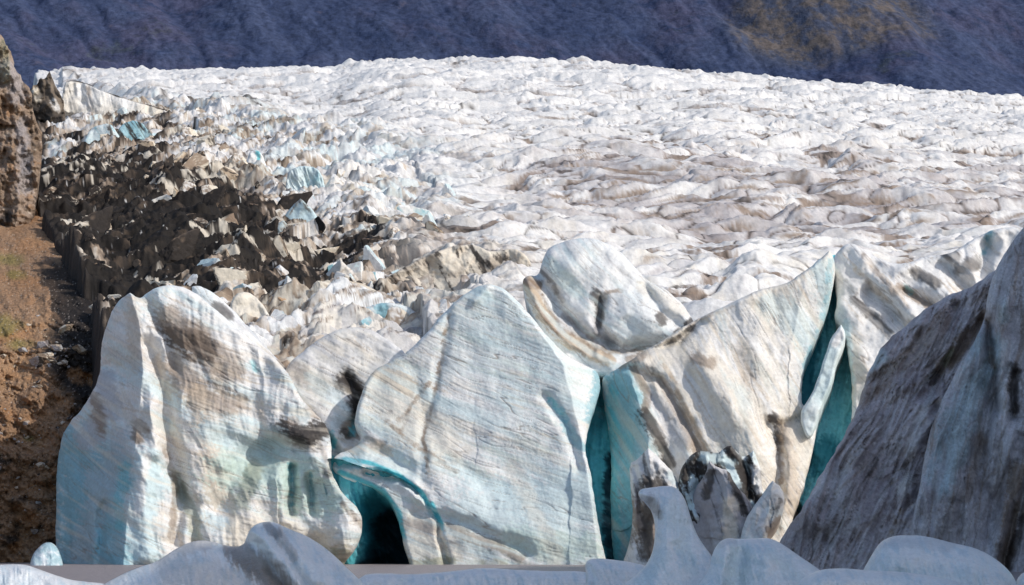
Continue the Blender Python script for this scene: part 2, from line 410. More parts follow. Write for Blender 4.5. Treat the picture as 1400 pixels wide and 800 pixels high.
# ---- mountain range behind
def mountain():
    x = np.linspace(-1500, 1500, 1100).astype(f32); y = np.linspace(3150, 4900, 560).astype(f32)
    Y, X = np.meshgrid(y, x, indexing='ij')
    base = 560+(Y-3150)*.72
    wx = X+60*fbm(X/300, Y/300, 3, 3); h = base
    gul = np.abs(fbm((wx+.7*h)/210, h/500, 1.5, 5, .5)); gul2 = np.abs(fbm((wx-.35*h)/60, h/140, 2.5, 4, .6))
    led = fbm(X/400, (h+.15*X)/26, 7.7, 4, .6)
    n = fbm(X/420, h/300, 9., 4)
    Z = base+42*(gul-.25)+2.0*gul2+2.5*led+60*n+3.5*fbm(X/22, h/22, 4.4, 5, .6)
    spur = np.exp(-((X-600+.3*(h-900)+40*n)/190)**2); Z = Z+70*spur
    col = np.tile(np.array((.060, .080, .150), f32), X.shape+(1,))  # slate blue base: air haze and cloud shadow put into the rock colour
    m = fbm(X/260, h/160, 12, 5, .6); m2 = fbm((X+h*.5)/34, h/22, 13, 6, .7); m3 = fbm((X+h*.8)/60, (h-X*.5)/70, 14, 6, .7)
    col = mix(col, np.array((.080, .078, .135), f32),   .7*sm(-.15, .5, m+.3*m3))
    col = mix(col, np.array((.036, .055, .118), f32), .75*sm(.1, .45, .6*led+.7*m2+.2*m))
    col = mix(col, np.array((.032, .048, .105), f32), .5*sm(.0, .25, .22-gul+.1*m2))
    col = mix(col, np.array((.085, .095, .085), f32), .5*sm(.3, .6, m+.5*m2-.1)*sm(1050, 900, h))
    q = ((X-560)/195)**2+((h-900+.12*(X-560))/95)**2
    col = mix(col, np.array((.19, .145, .12), f32), .85*(1-sm(.6, 1.1, q+.7*m2+.35*m))*sm(-.25, .25, m3*.6+.9*m2))
    col = mix(col, np.array((.10, .10, .10), f32), .3*(1-sm(.5, 1.3, q+.5*m)))
    col = mix(col, np.array((.13, .11, .14), f32), .5*sm(.4, .7, m3+.3*m2))
    struct(make_obj('mountain', np.stack([X, Y, Z], -1).reshape(-1, 3), grid_faces(*X.shape)[:, ::-1], col.reshape(-1, 3), M_mount))
mountain()

# ---- hillside and cliff on the left
def hillside():
    px = np.concatenate([np.arange(-420, -30, 4), np.arange(-30, 190, 1.1)]).astype(f32); py = np.arange(800, 262, -1.1).astype(f32)
    PY, PX = np.meshgrid(py, px, indexing='ij')
    Y = np.interp(PY, [262, 300, 330, 365, 400, 440, 480, 540, 620, 769, 800], [560, 518, 486, 442, 408, 381, 365, 353, 344, 334, 331]).astype(f32)
    # gully where the ice margin meets the slope: the hillside falls away to the right
    ex = np.interp(PY, [270, 305, 330, 365, 400, 440, 480, 540, 600, 770], [44, 60, 74, 98, 116, 136, 148, 156, 160, 170])+9*fbm(PY/16, PX/50, 40.2, 4, .6)
    Y = Y+np.clip(PX-ex, 0, 30)*4+np.clip(PX-ex, 0, 200)*.4+np.clip(20-PX, 0, 400)*-.10
    n1 = fbm(PX/60, PY/60, 41, 5, .55); n2 = fbm(PX/14, PY/14, 42, 4, .6); n3 = fbm(PX/3.5, PY/3.5, 43, 3, .65)
    rid = np.abs(anis(PX, PY, 40, 120, 26, 44, 4, 20))
    Y = Y+5*n1+1.6*n2+.45*n3-4*rid
    lo = sm(560, 640, PY+18*n1)                               # rough dark toe
    PYe = PY; h, hid = cells(PX+5*n1, PY+5*n2, 22, .8, 5)
    Y = Y-lo*h*1.6
    col = np.tile(np.array((.33, .205, .125), f32), PX.shape+(1,))
    col = mix(col, np.array((.46, .29, .17), f32), sm(-.2, .5, n1+.3*n2)*.7)
    col = mix(col, 'orange', .75*sm(.15, .55, fbm(PX/40, PY/30, 46, 4)+.3*n2)*sm(590, 640, PY))
    col = mix(col, 'orange', .45*sm(-.1, .5, fbm(PX/60, PY/25, 47, 4)))
    for (gx, gy, gr) in ((8, 355, 26), (20, 375, 18), (5, 445, 34), (28, 470, 24), (40, 600, 12)):
        col = mix(col, 'green', .5*(1-sm(.3, 1.1, np.hypot((PX-gx)/gr, (PY-gy)/(gr*.5))+.5*n1+.35*n2)))
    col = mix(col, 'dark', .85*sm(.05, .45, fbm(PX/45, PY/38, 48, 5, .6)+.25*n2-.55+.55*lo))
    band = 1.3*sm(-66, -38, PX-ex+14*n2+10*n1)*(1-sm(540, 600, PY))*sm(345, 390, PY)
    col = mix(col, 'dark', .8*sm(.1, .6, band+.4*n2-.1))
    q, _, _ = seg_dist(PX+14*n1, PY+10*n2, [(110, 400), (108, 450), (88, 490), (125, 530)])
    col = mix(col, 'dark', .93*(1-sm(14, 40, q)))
    q, _, _ = seg_dist(PX+10*n1, PY+8*n2, [(105, 512), (130, 520)]); col = mix(col, 'orange', .8*(1-sm(6, 14, q)))
    n4 = fbm(PX/1.8, PY/1.8, 49, 2, .7); col = mix(col, np.array((.50, .43, .37), f32), .85*sm(.4, .65, n4+.25*n2)); col = mix(col, 'black', .5*sm(.4, .65, -n4+.25*n2))
    col = mix(col, 'black', .6*sm(.45, .75, -n3+.25*n2))
    V = place(PX, PY, Y)
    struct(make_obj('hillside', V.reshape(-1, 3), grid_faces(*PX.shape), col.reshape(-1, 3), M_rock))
    px = np.arange(-420, 66, 1.5).astype(f32)
    # rock cliff above it
    return None
hillside()

cl = relief('rock_cliff', 'tall brown weathered rock cliff rising at the left edge of the glacier', 'cliff',
       [(-400, 10), (-120, 5), (-30, 28), (2, 45), (14, 68), (20, 88), (34, 110), (42, 130), (50, 165), (58, 195), (57, 230), (50, 262), (46, 300), (30, 330), (-30, 350), (-400, 360)],
       505, step=1.5, lean=.42, yb=330, folds=[([(8, 60), (20, 150), (30, 230), (22, 320)], .15, 1.3)], edge=(4, 1.5), thick=60, jag=7, big=(50, 5), mid=(14, 5.5), fine=1.2,
       flute=(84, 60, 14, 1.2), facets=(22, 3.2, .9), base=(.36,.27,.21), base2='brown', b2=.9, mat=M_rock, seed=7,
       streaks=[(80, 50, 20, 'brown', .7, -.1), (60, 20, 9, 'dark', .8, .2), (20, 30, 12, 'orange', .5, .15), (50, 9, 5, 'cream', .4, .25)],
       paint=[('mauve', [(12, 90), (25, 130)], 14, .7), ('dark', [(38, 215), (35, 235)], 9, .9), ('mauve', [(32, 170), (34, 260)], 13, .7), ('dark', [(8, 300), (14, 296)], 9, .8), ('olive', [(5, 60), (10, 110)], 8, .5)])

# ================================================================== ICE FRONT
BK = 'big ice blocks of the glacier front'
# left block with its arete
relief('ice_block', 'huge blue and dirty white ice block with sharp upright edge, left end of glacier front', 'ice block',
    [(78, 790, 1), (76, 700), (77, 640), (83, 600), (95, 578), (112, 560), (125, 538), (136, 515), (139, 470), (148, 436), (160, 412), (178, 400, 1), (192, 409), (199, 402), (214, 392), (238, 389), (262, 397), (290, 418),
     (330, 455), (372, 488), (392, 506), (408, 540), (428, 562), (446, 580), (454, 608), (452, 640), (462, 668), (478, 684), (492, 698), (497, 722), (488, 748), (472, 768), (464, 790, 1)],
    298, step=1.05, lean=.30, seed=1, edge=(7, 1.5), jag=2.0, mat=M_ice, facets=(95, 1.5, .55),
    folds=[([(178, 400), (190, 440), (196, 500), (190, 560), (184, 610), (176, 680), (168, 790)], 1.9, .10)],
    strokes=[([(205, 470), (228, 540), (232, 600), (250, 660), (240, 740)], 11, 2.6), ([(206, 560), (215, 620)], 9, -1.6), ([(200, 405), (222, 450), (240, 500)], 9, 1.8),
             ([(305, 600), (350, 618), (400, 612), (430, 610)], 14, 1.2), ([(300, 690), (330, 640), (370, 620)], 22, 3.2), ([(398, 640), (400, 700)], 7, 3.0), ([(424, 650), (428, 700)], 6, 1.8), ([(380, 640), (388, 710)], 12, -1.5),
             ([(450, 650), (480, 700), (470, 750)], 16, -2.2), ([(430, 745), (470, 772)], 15, 2.5), ([(195, 620), (200, 760)], 14, -1.5), ([(140, 690), (135, 770)], 5, 1.4), ([(150, 500), (175, 520), (170, 560)], 12, 1.6),
             ([(230, 640), (262, 690), (270, 770)], 9, 1.8), ([(385, 590), (420, 600), (430, 640)], 15, -2.0), ([(340, 560), (380, 590)], 20, 1.2)],
    big=(75, 1.5), mid=(22, .55), fine=.06, flute=(80, 120, 26, .35), strata=(22, 12, .22, 12, .9, 300, 560), base='white', base2='cream', b2=.55,
    streaks=[(24, 150, 30, 'snow', .7, -.1), (26, 150, 26, 'pale', .7, .0), (20, 150, 14, 'grey', .4, .1), (18, 120, 9, 'tan', .45, .15), (75, 130, 15, 'tan', .35, .2)],
    paint=[('pale', [(110, 640), (115, 760)], 75, 1), ('blue', [(112, 640), (118, 780)], 66, 1), ('blue', [(150, 640), (160, 780)], 30, .6), ('grey', [(110, 760), (160, 600)], 22, .5), ('teal', [(170, 640), (165, 720)], 9, .4),  # left face blue is ice tint with the face's shade added to the colour
           ('pale', [(203, 630), (195, 700), (205, 780)], 24, 1), ('snow', [(200, 625), (192, 660), (190, 700)], 8, .8), ('brown', [(188, 600), (186, 580), (198, 590)], 8, .8),
           ('olive', [(240, 650), (262, 700), (275, 770)], 10, .5), ('brown', [(226, 610), (240, 660), (236, 740)], 6, .6),
           ('dark', [(236, 456), (280, 482)], 20, .85), ('brown', [(228, 440), (260, 465), (310, 505)], 26, .6), ('brown', [(242, 500), (270, 540), (320, 555)], 20, .6), ('tan', [(270, 540), (290, 620), (295, 680)], 20, .6),
           ('dark', [(385, 592), (418, 600), (436, 590)], 19, .95), ('brown', [(400, 575), (430, 560)], 12, .5), ('dark', [(428, 632), (450, 648)], 7, .7), ('grey', [(140, 520), (150, 560), (120, 600)], 18, .8), ('brown', [(128, 545), (140, 585)], 10, .7),
           ('mint', [(320, 640), (400, 655), (440, 680)], 42, .9), ('pale', [(290, 590), (370, 610)], 26, .8), ('teal', [(345, 495), (350, 505)], 5, .7), ('pale', [(400, 560), (412, 570)], 14, .6),
           ('cream', [(330, 730), (430, 745)], 30, .9), ('olive', [(380, 768), (470, 758)], 16, .7), ('deep', [(397, 636), (400, 690)], 5, .55), ('deep', [(425, 650), (426, 690)], 4, .4), ('olive', [(345, 640), (330, 690)], 14, .5),
           ('brown', [(470, 690), (490, 715)], 5, .5), ('tan', [(180, 430), (186, 500)], 12, .4), ('tan', [(215, 490), (230, 540)], 9, .5), ('snow', [(300, 430), (370, 500)], 22, .6)])

relief('ice_lobe', 'smooth pale ice lobe leaning behind the huge block at the left end of the front', 'ice block',
    [(262, 392, 1), (275, 391), (295, 402), (318, 424), (342, 450), (366, 478), (392, 502), (404, 530), (380, 560), (300, 500), (262, 440)],
    305, lean=.4, step=1.5, seed=2, edge=(10, 2), big=(60, 1.), mid=(22, .4), strata=(48, 18, .12, 10, .3, 300, 450), base='snow', base2='pale', b2=.5,
    streaks=[(50, 120, 10, 'grey', .6, 0.)], paint=[('dark', [(296, 418), (312, 432)], 8, .6), ('cream', [(330, 470), (360, 490)], 16, .5), ('brown', [(380, 495), (398, 512)], 7, .8)])

relief('ice_block', 'low snowy ice block with dark dirt patch, wedged between the two largest ice blocks', 'ice block',
    [(386, 512), (398, 492), (418, 478), (440, 460), (462, 450), (490, 446), (512, 452), (536, 468), (560, 486), (566, 540), (550, 640), (520, 665), (470, 660), (448, 640), (444, 590), (420, 560), (398, 530)],
    304, lean=.42, step=1.4, seed=3, edge=(7, 1.2), facets=(70, 1.3, .6), big=(60, 1.2), mid=(20, .5), strata=(27, 11, .16, 10, .6, 460, 500), base='snow', base2='cream', b2=.4, jag=1.5,
    strokes=[([(410, 560), (450, 600), (470, 650)], 8, 2.0), ([(480, 520), (492, 560), (478, 600)], 10, 2.4), ([(440, 560), (500, 630), (520, 660)], 18, -1.5), ([(425, 575), (455, 600)], 10, -1.8)],
    streaks=[(28, 120, 12, 'grey', .5, 0.), (20, 80, 7, 'tan', .4, .2)],
    paint=[('dark', [(474, 518), (492, 538), (484, 562)], 17, .95), ('brown', [(465, 575), (480, 590)], 14, .7), ('brown', [(400, 505), (440, 530)], 14, .4), ('pale', [(430, 520), (460, 545)], 14, .5), ('teal', [(483, 572), (480, 592)], 6, .9), ('pale', [(470, 560), (455, 580)], 12, .6), ('dark', [(470, 590), (476, 596)], 6, .7),
           ('dark', [(416, 560), (432, 585)], 4, .8), ('tan', [(480, 620), (500, 632)], 15, .5), ('teal', [(452, 595), (455, 612)], 6, 1), ('teal', [(453, 630), (460, 648), (475, 660)], 9, 1)])

# central block
relief('ice_block', 'largest block of the front, wide pale layered ice wall rising to a central peak', 'ice block',
    [(452, 640), (458, 622), (478, 616), (496, 600), (484, 582), (487, 560), (497, 530), (508, 508), (530, 496), (552, 486), (572, 466), (600, 436), (622, 412), (644, 396), (662, 388), (676, 389), (694, 398), (716, 420), (742, 452),
     (770, 484), (800, 500), (818, 508), (822, 530), (812, 560), (802, 590), (800, 620), (808, 650), (814, 690), (820, 730), (830, 768), (836, 792, 1), (562, 792, 1), (560, 772), (552, 745), (546, 715), (538, 690), (522, 672), (502, 664), (480, 660), (464, 652)],
    299, step=1.05, lean=.34, seed=4, edge=(6, 1.3), jag=1.8, facets=(130, 1.1, .6), folds=[([(700, 400), (770, 500), (800, 620), (812, 700), (822, 790)], .05, 1.3)],
    strokes=[([(590, 640), (640, 700), (720, 730)], 40, -1.5), ([(494, 600), (520, 620), (560, 640)], 12, 1.2), ([(500, 645), (548, 655), (580, 680), (600, 715), (610, 770)], 5, 1.6), ([(480, 640), (530, 645), (560, 665), (585, 690), (600, 712)], 9, -1.2),
             ([(615, 425), (600, 510), (575, 600), (580, 660)], 7, .6), ([(750, 545), (780, 590), (790, 640)], 8, 1.1), ([(560, 500), (600, 620), (660, 660)], 10, .4), ([(570, 700), (620, 712), (720, 752)], 9, 1.3), ([(498, 515), (488, 560), (500, 610)], 14, -1.), ([(664, 392), (650, 412)], 9, -1.)],
    big=(110, 1.3), mid=(30, .4), fine=.05, strata=(22, 9.5, .14, 10, .5, 650, 600), base='snow', base2='pale', b2=.5,
    streaks=[(22, 170, 26, 'pale', .6, -.05), (22, 170, 10, 'cream', .35, .05), (15, 110, 5, 'tan', .4, .28), (20, 150, 16, 'mint', .35, .1)],
    paint=[('cream', [(510, 520), (560, 560), (600, 600)], 42, .6), ('tan', [(520, 505), (560, 530)], 16, .45), ('brown', [(614, 430), (602, 505), (580, 600), (586, 650)], 3.2, .75), ('brown', [(588, 525), (545, 575)], 4, .6), ('brown', [(530, 575), (575, 615), (625, 645)], 4, .6), ('brown', [(560, 560), (550, 590)], 3.5, .5),
           ('teal', [(752, 548), (764, 560), (772, 575)], 6, .8), ('blue', [(770, 575), (795, 612)], 8, .7), ('pale', [(740, 480), (780, 560)], 22, .5), ('pale', [(640, 700), (800, 680)], 50, .7), ('mint', [(700, 740), (800, 750)], 26, .7), ('cream', [(700, 640), (760, 760)], 14, .4),
           ('blue', [(820, 515), (808, 570)], 12, .8), ('teal', [(470, 628), (510, 634), (545, 648), (575, 672), (588, 695)], 4.2, 1.2), ('blue', [(465, 632), (490, 636)], 9, .8), ('teal', [(590, 690), (600, 710), (606, 722)], 5, 1.2), ('pale', [(608, 722), (612, 765)], 4, .9),
           ('teal', [(465, 645), (500, 660), (525, 672), (545, 700), (552, 735)], 5, 1.2), ('brown', [(560, 715), (590, 722)], 13, .5), ('cream', [(565, 745), (620, 750)], 22, .7), ('brown', [(612, 722), (660, 738), (712, 762)], 8, .55), ('brown', [(500, 600), (520, 606)], 7, .5), ('tan', [(485, 612), (530, 615)], 10, .5),
           ('pale', [(652, 394), (668, 408)], 10, .9), ('olive', [(560, 768), (620, 766)], 7, .6), ('olive', [(640, 768), (720, 770)], 6, .5)])

# cave behind the arch
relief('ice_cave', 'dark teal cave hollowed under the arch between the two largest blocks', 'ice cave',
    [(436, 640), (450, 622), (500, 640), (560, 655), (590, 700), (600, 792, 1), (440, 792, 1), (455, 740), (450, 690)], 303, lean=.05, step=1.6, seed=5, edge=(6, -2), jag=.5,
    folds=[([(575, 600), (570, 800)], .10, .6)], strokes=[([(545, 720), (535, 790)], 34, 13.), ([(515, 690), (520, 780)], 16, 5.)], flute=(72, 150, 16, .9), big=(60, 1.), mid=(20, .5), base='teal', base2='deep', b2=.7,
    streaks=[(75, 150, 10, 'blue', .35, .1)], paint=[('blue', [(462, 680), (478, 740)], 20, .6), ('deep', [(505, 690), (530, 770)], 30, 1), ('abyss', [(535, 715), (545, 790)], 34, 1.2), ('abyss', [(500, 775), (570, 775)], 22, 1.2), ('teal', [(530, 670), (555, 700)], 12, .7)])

# dome and its folded lobe
relief('ice_dome', 'rounded white ice dome curling over brown folded layers, behind the central peak', 'ice block',
    [(712, 384), (722, 376), (736, 378), (742, 352), (752, 338), (775, 328), (802, 324), (828, 331), (850, 345), (868, 365), (884, 384), (905, 392), (925, 408), (945, 430), (960, 470), (930, 520), (860, 520), (800, 515), (770, 500), (742, 460), (722, 420)],
    306, lean=.45, step=1.3, seed=6, edge=(12, 2.6), jag=1.3, big=(70, 1.2), mid=(24, .35), strata=(42, 11, .12, 12, 1.2, 800, 400), base='snow', base2='pale', b2=.3,
    strokes=[([(738, 378), (770, 430), (800, 458), (850, 478), (900, 470)], 10, 3.0), ([(720, 385), (740, 430), (780, 470), (830, 495)], 9, -1.2), ([(735, 400), (765, 450), (810, 480)], 5, 1.2), ([(822, 410), (818, 440), (835, 470)], 7, 2.2), ([(880, 390), (905, 430), (930, 445)], 8, 1.6), ([(860, 420), (890, 430)], 22, -1.8), ([(790, 360), (820, 380)], 30, -1.5)],
    streaks=[(45, 120, 9, 'grey', .35, .1)],
    paint=[('tan', [(722, 388), (745, 430), (780, 466), (830, 490)], 13, .9), ('brown', [(718, 386), (738, 392)], 6, .9), ('brown', [(742, 405), (770, 448), (812, 478)], 3.5, .9), ('brown', [(730, 410), (756, 450), (800, 486)], 3, .8), ('dark', [(812, 400), (820, 425), (815, 455)], 8, .7), ('dark', [(740, 372), (752, 385), (770, 410)], 4, .5), ('brown', [(770, 430), (830, 482), (880, 478)], 4.5, .8),
           ('grey', [(775, 440), (830, 465)], 14, .6), ('dark', [(902, 432), (907, 440)], 7, .7), ('dark', [(918, 462), (946, 440)], 6, .8), ('brown', [(826, 402), (850, 398)], 3, .6), ('mint', [(752, 360), (790, 400)], 12, .4), ('brown', [(860, 492), (920, 470)], 6, .6), ('cream', [(880, 392), (935, 425)], 10, .5)])

# right centre face with deep crevasse walls on both sides
relief('ice_block', 'tall cream and white ice block between the central crevasse and the right crevasse', 'ice block',
    [(824, 514), (836, 510), (850, 500), (876, 482), (905, 466), (936, 446), (962, 432), (990, 420), (1018, 404), (1044, 394), (1068, 390), (1088, 380), (1104, 368), (1120, 354), (1134, 343, 1), (1141, 352), (1142, 372), (1138, 400), (1130, 430), (1118, 460), (1104, 488), (1096, 520),
     (1095, 552), (1104, 556), (1113, 548), (1116, 580), (1113, 610), (1100, 660), (1080, 720), (1060, 792, 1), (842, 792, 1), (838, 760), (834, 700), (836, 640), (832, 590), (824, 540)],
    303, step=1.05, lean=.36, seed=8, edge=(5, 1.2), jag=2.0, facets=(90, 1.6, .5), folds=[([(858, 500), (876, 560), (888, 600), (888, 650), (892, 790)], 1.35, .05), ([(1100, 390), (1080, 480), (1062, 560), (1080, 640), (1060, 790)], .04, .5)],
    strokes=[([(850, 500), (900, 520), (950, 600), (975, 650)], 8, 1.6), ([(880, 530), (910, 580), (925, 640)], 12, 1.6), ([(1050, 580), (1066, 620), (1064, 680)], 9, 2.4), ([(1110, 560), (1085, 575), (1068, 585)], 6, 1.2), ([(960, 440), (925, 468), (880, 480)], 6, 1.8), ([(960, 490), (1000, 560), (1040, 620)], 22, -1.6), ([(1020, 410), (1040, 500)], 20, -1.), ([(900, 620), (930, 680)], 12, 2.)],
    big=(90, 1.4), mid=(28, .5), fine=.06, strata=(60, 13, .18, 12, .2, 960, 560), base='snow', base2='cream', b2=.75,
    streaks=[(58, 150, 12, 'cream', .6, .0), (60, 100, 7, 'tan', .45, .2), (70, 120, 20, 'pale', .4, .15)],
    paint=[('pale', [(852, 520), (866, 620), (862, 790)], 34, 1), ('blue', [(850, 520), (860, 620), (856, 790)], 26, 1), ('teal', [(838, 540), (840, 700), (842, 790)], 10, .7), ('teal', [(858, 600), (862, 740)], 10, .3), ('brown', [(868, 506), (886, 540), (880, 560)], 7, .7), ('dark', [(880, 565), (900, 600), (912, 632)], 10, .8), ('brown', [(905, 520), (930, 570), (955, 620)], 9, .6), ('dark', [(895, 505), (905, 525)], 5, .7),
           ('tan', [(910, 500), (960, 600), (985, 650)], 4, .8), ('tan', [(925, 530), (975, 640)], 3, .7), ('brown', [(950, 490), (972, 494)], 10, .6), ('dark', [(918, 470), (948, 448)], 5, .7), ('brown', [(880, 486), (850, 500)], 8, .6), ('brown', [(940, 446), (1000, 418)], 3, .4),
           ('dark', [(1056, 572), (1066, 580), (1064, 600)], 9, .8), ('brown', [(1064, 600), (1070, 660)], 5, .7), ('tan', [(1075, 580), (1088, 700)], 12, .6), ('cream', [(1085, 570), (1100, 640)], 18, .7), ('pale', [(1060, 420), (1110, 460)], 26, .6), ('pale', [(1120, 365), (1130, 420)], 14, .7), ('blue', [(1136, 360), (1128, 430), (1100, 500)], 6, .7), ('grey', [(900, 545), (930, 600)], 16, .6), ('tan', [(1015, 470), (1020, 520)], 12, .3)])

# deep interior of the crevasses
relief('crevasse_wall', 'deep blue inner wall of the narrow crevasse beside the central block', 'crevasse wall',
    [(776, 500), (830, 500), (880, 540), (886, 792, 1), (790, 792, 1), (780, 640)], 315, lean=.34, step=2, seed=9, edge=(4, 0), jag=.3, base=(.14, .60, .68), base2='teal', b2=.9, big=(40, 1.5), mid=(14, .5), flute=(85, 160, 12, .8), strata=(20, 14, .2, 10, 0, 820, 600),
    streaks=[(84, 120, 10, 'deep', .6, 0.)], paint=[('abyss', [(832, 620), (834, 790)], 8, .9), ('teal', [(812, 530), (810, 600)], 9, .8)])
relief('ice_block', 'streaked white ice ridge between the tall blue crevasse and the shaded massif', 'ice block',
    [(1136, 372), (1140, 352), (1150, 337), (1166, 332), (1184, 342), (1200, 352), (1224, 362), (1246, 358), (1268, 349), (1290, 350), (1312, 340), (1330, 328), (1352, 317), (1372, 312), (1400, 311), (1450, 320), (1500, 420), (1500, 792, 1), (1152, 792, 1), (1148, 660), (1160, 600), (1166, 550), (1163, 510), (1156, 470), (1150, 448), (1140, 440), (1146, 408)],
    303, step=1.4, lean=.5, seed=10, edge=(6, 1.4), jag=2.2, facets=(60, 1.6, .6), folds=[([(1150, 340), (1158, 440), (1170, 520), (1170, 620)], .8, -.10)],
    strokes=[([(1190, 400), (1230, 440), (1250, 460)], 9, 1.8), ([(1240, 400), (1300, 430)], 8, 2.2), ([(1290, 360), (1330, 400)], 10, 2.0), ([(1352, 330), (1340, 380)], 8, 2.4), ([(1180, 360), (1240, 420), (1260, 440)], 12, -1.2), ([(1300, 350), (1330, 380)], 12, -1.4), ([(1250, 365), (1290, 400)], 12, -1.2)],
    big=(55, 1.6), mid=(20, .5), strata=(42, 13, .16, 10, .2, 1250, 400), base='snow', base2='white', b2=.5,
    streaks=[(42, 110, 9, 'grey', .4, .1), (44, 90, 8, 'tan', .45, .2)],
    paint=[('dark', [(1168, 412), (1195, 432), (1214, 456)], 9, .75), ('dark', [(1252, 370), (1280, 388)], 9, .6), ('dark', [(1288, 345), (1306, 352)], 9, .7), ('dark', [(1310, 370), (1335, 358)], 11, .6), ('brown', [(1230, 392), (1270, 420)], 7, .7), ('brown', [(1180, 350), (1240, 420)], 5, .5), ('blue', [(1353, 320), (1346, 345)], 6, .9), ('cream', [(1160, 460), (1180, 540)], 22, .7), ('pale', [(1158, 440), (1164, 520)], 7, .8), ('teal', [(1246, 400), (1240, 392)], 5, .5), ('tan', [(1170, 370), (1210, 410)], 6, .6)])
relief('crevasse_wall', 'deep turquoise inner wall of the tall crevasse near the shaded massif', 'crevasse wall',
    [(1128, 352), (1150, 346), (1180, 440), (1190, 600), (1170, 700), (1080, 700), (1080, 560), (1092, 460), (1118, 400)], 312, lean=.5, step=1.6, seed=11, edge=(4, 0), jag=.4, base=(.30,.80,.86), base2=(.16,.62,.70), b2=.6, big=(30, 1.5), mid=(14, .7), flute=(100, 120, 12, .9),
    streaks=[(105, 90, 9, 'deep', .5, .1)], paint=[('deep', [(1112, 460), (1100, 550)], 12, .8), ('deep', [(1135, 610), (1120, 640)], 20, .8)])  # deep stroke at lower left puts the neighbouring block's shadow into the colour
relief('ice_fin', 'thin pale ice fin standing in the middle of the tall turquoise crevasse', 'ice fin',
    [(1150, 444, 1), (1158, 458), (1151, 478), (1143, 496), (1138, 524), (1126, 548), (1118, 572), (1110, 600), (1100, 596), (1092, 564), (1106, 546), (1116, 524), (1126, 492), (1135, 464), (1144, 452)],
    305, lean=.3, step=1., seed=12, edge=(4, 1.), thick=12, jag=1.2, big=(30, .6), mid=(16, .1), fine=.05, base='pale', base2='snow', b2=.6, paint=[('snow', [(1148, 455), (1144, 470)], 7, 1)])

# small pinnacles in front
PG = 'small pinnacles standing in the water before the front'
relief('ice_pinnacle', 'pale grey pinnacle with dirty foot, leftmost small pinnacle, behind the horn shaped iceberg', 'ice pinnacle',
    [(846, 792, 1), (858, 750), (866, 710), (862, 660), (860, 634), (872, 628), (886, 613, 1), (904, 628), (924, 650), (934, 690), (930, 750), (930, 792, 1)], 297, lean=.28, step=1.1, seed=13, edge=(7, 2), thick=12, jag=1.6, rnd=1,
    folds=[([(886, 613), (890, 680), (896, 790)], .9, .25)], big=(30, 1), mid=(12, .45), facets=(26, 1.2, .5), base='white', base2='grey', b2=.8, streaks=[(75, 60, 7, 'dark', .5, .1)], group=PG,
    strokes=[([(868, 640), (876, 700)], 4, 1.2)], paint=[('dark', [(885, 662), (905, 668)], 12, .85), ('brown', [(880, 700), (905, 770)], 22, .8), ('dark', [(890, 690), (880, 760)], 10, .6), ('pale', [(915, 650), (928, 660)], 8, .6)])
relief('ice_pinnacle', 'black streaked glossy white pinnacle with a ragged top, tallest of the small pinnacles', 'ice pinnacle',
    [(920, 792, 1), (926, 690), (926, 655), (936, 634), (948, 618), (962, 616), (980, 620), (992, 612), (1000, 609, 1), (1008, 618), (1018, 626), (1030, 616, 1), (1040, 640), (1044, 672), (1050, 720), (1044, 792, 1)], 298, lean=.3, step=1.1, seed=14, edge=(7, 2), thick=12, jag=2.2, rnd=1,
    big=(26, 1.4), mid=(12, .6), facets=(24, 1.6, .6), base='pale', base2='white', b2=.6, streaks=[(65, 50, 9, 'dark', .95, -.15)], group=PG, strokes=[([(1020, 625), (1024, 680)], 5, 2)],
    paint=[('dark', [(935, 650), (950, 625)], 9, .8), ('dark', [(1000, 615), (1020, 650), (1020, 680)], 9, .85), ('pale', [(960, 625), (1000, 632)], 9, .8), ('white', [(1034, 640), (1038, 670)], 8, .8)])
relief('ice_pinnacle', 'pointed dark grey pinnacle with one dark side, one cream side and a sharp edge between', 'ice pinnacle',
    [(930, 792, 1), (940, 700), (950, 668), (964, 648), (970, 630, 1), (982, 640), (996, 642), (1006, 664), (1024, 682), (1030, 700), (1014, 740), (1010, 792, 1)], 293, lean=.25, step=1., seed=15, edge=(6, 1.6), thick=10, jag=1.6, rnd=1, group=PG,
    folds=[([(970, 630), (990, 650), (994, 680), (984, 740), (984, 790)], 1.1, .15)], big=(26, .8), mid=(12, .4), facets=(26, 1., .6), base='grey', base2='mauve', b2=.8, streaks=[(70, 60, 8, 'dark', .5, .1)],
    paint=[('mauve', [(960, 670), (955, 750)], 24, .8), ('dark', [(972, 645), (966, 680)], 7, .7), ('dark', [(996, 650), (1012, 680), (1020, 700)], 7, .8), ('cream', [(1000, 690), (998, 740)], 13, .9)])  # mauve left and cream right put the sides' shade and sunlight into the colour
relief('ice_pinnacle', 'small slanting bluish pinnacle, rightmost one, beside the shaded massif', 'ice pinnacle',
    [(1004, 792, 1), (1012, 735), (1018, 712), (1032, 690), (1046, 670), (1056, 657, 1), (1070, 668), (1073, 690), (1064, 718), (1044, 735), (1040, 792, 1)], 290, lean=.3, step=1., seed=16, edge=(6, 1.5), thick=8, jag=1.3, rnd=1, group=PG,
    folds=[([(1056, 657), (1050, 700), (1040, 790)], .2, .8)], big=(26, .8), mid=(12, .35), facets=(22, .8, .6), base='white', base2='pale', b2=.7, streaks=[(60, 60, 6, 'grey', .6, .1)], paint=[('dark', [(1060, 700), (1066, 685)], 5, .7), ('brown', [(1052, 725), (1065, 712)], 9, .7)])

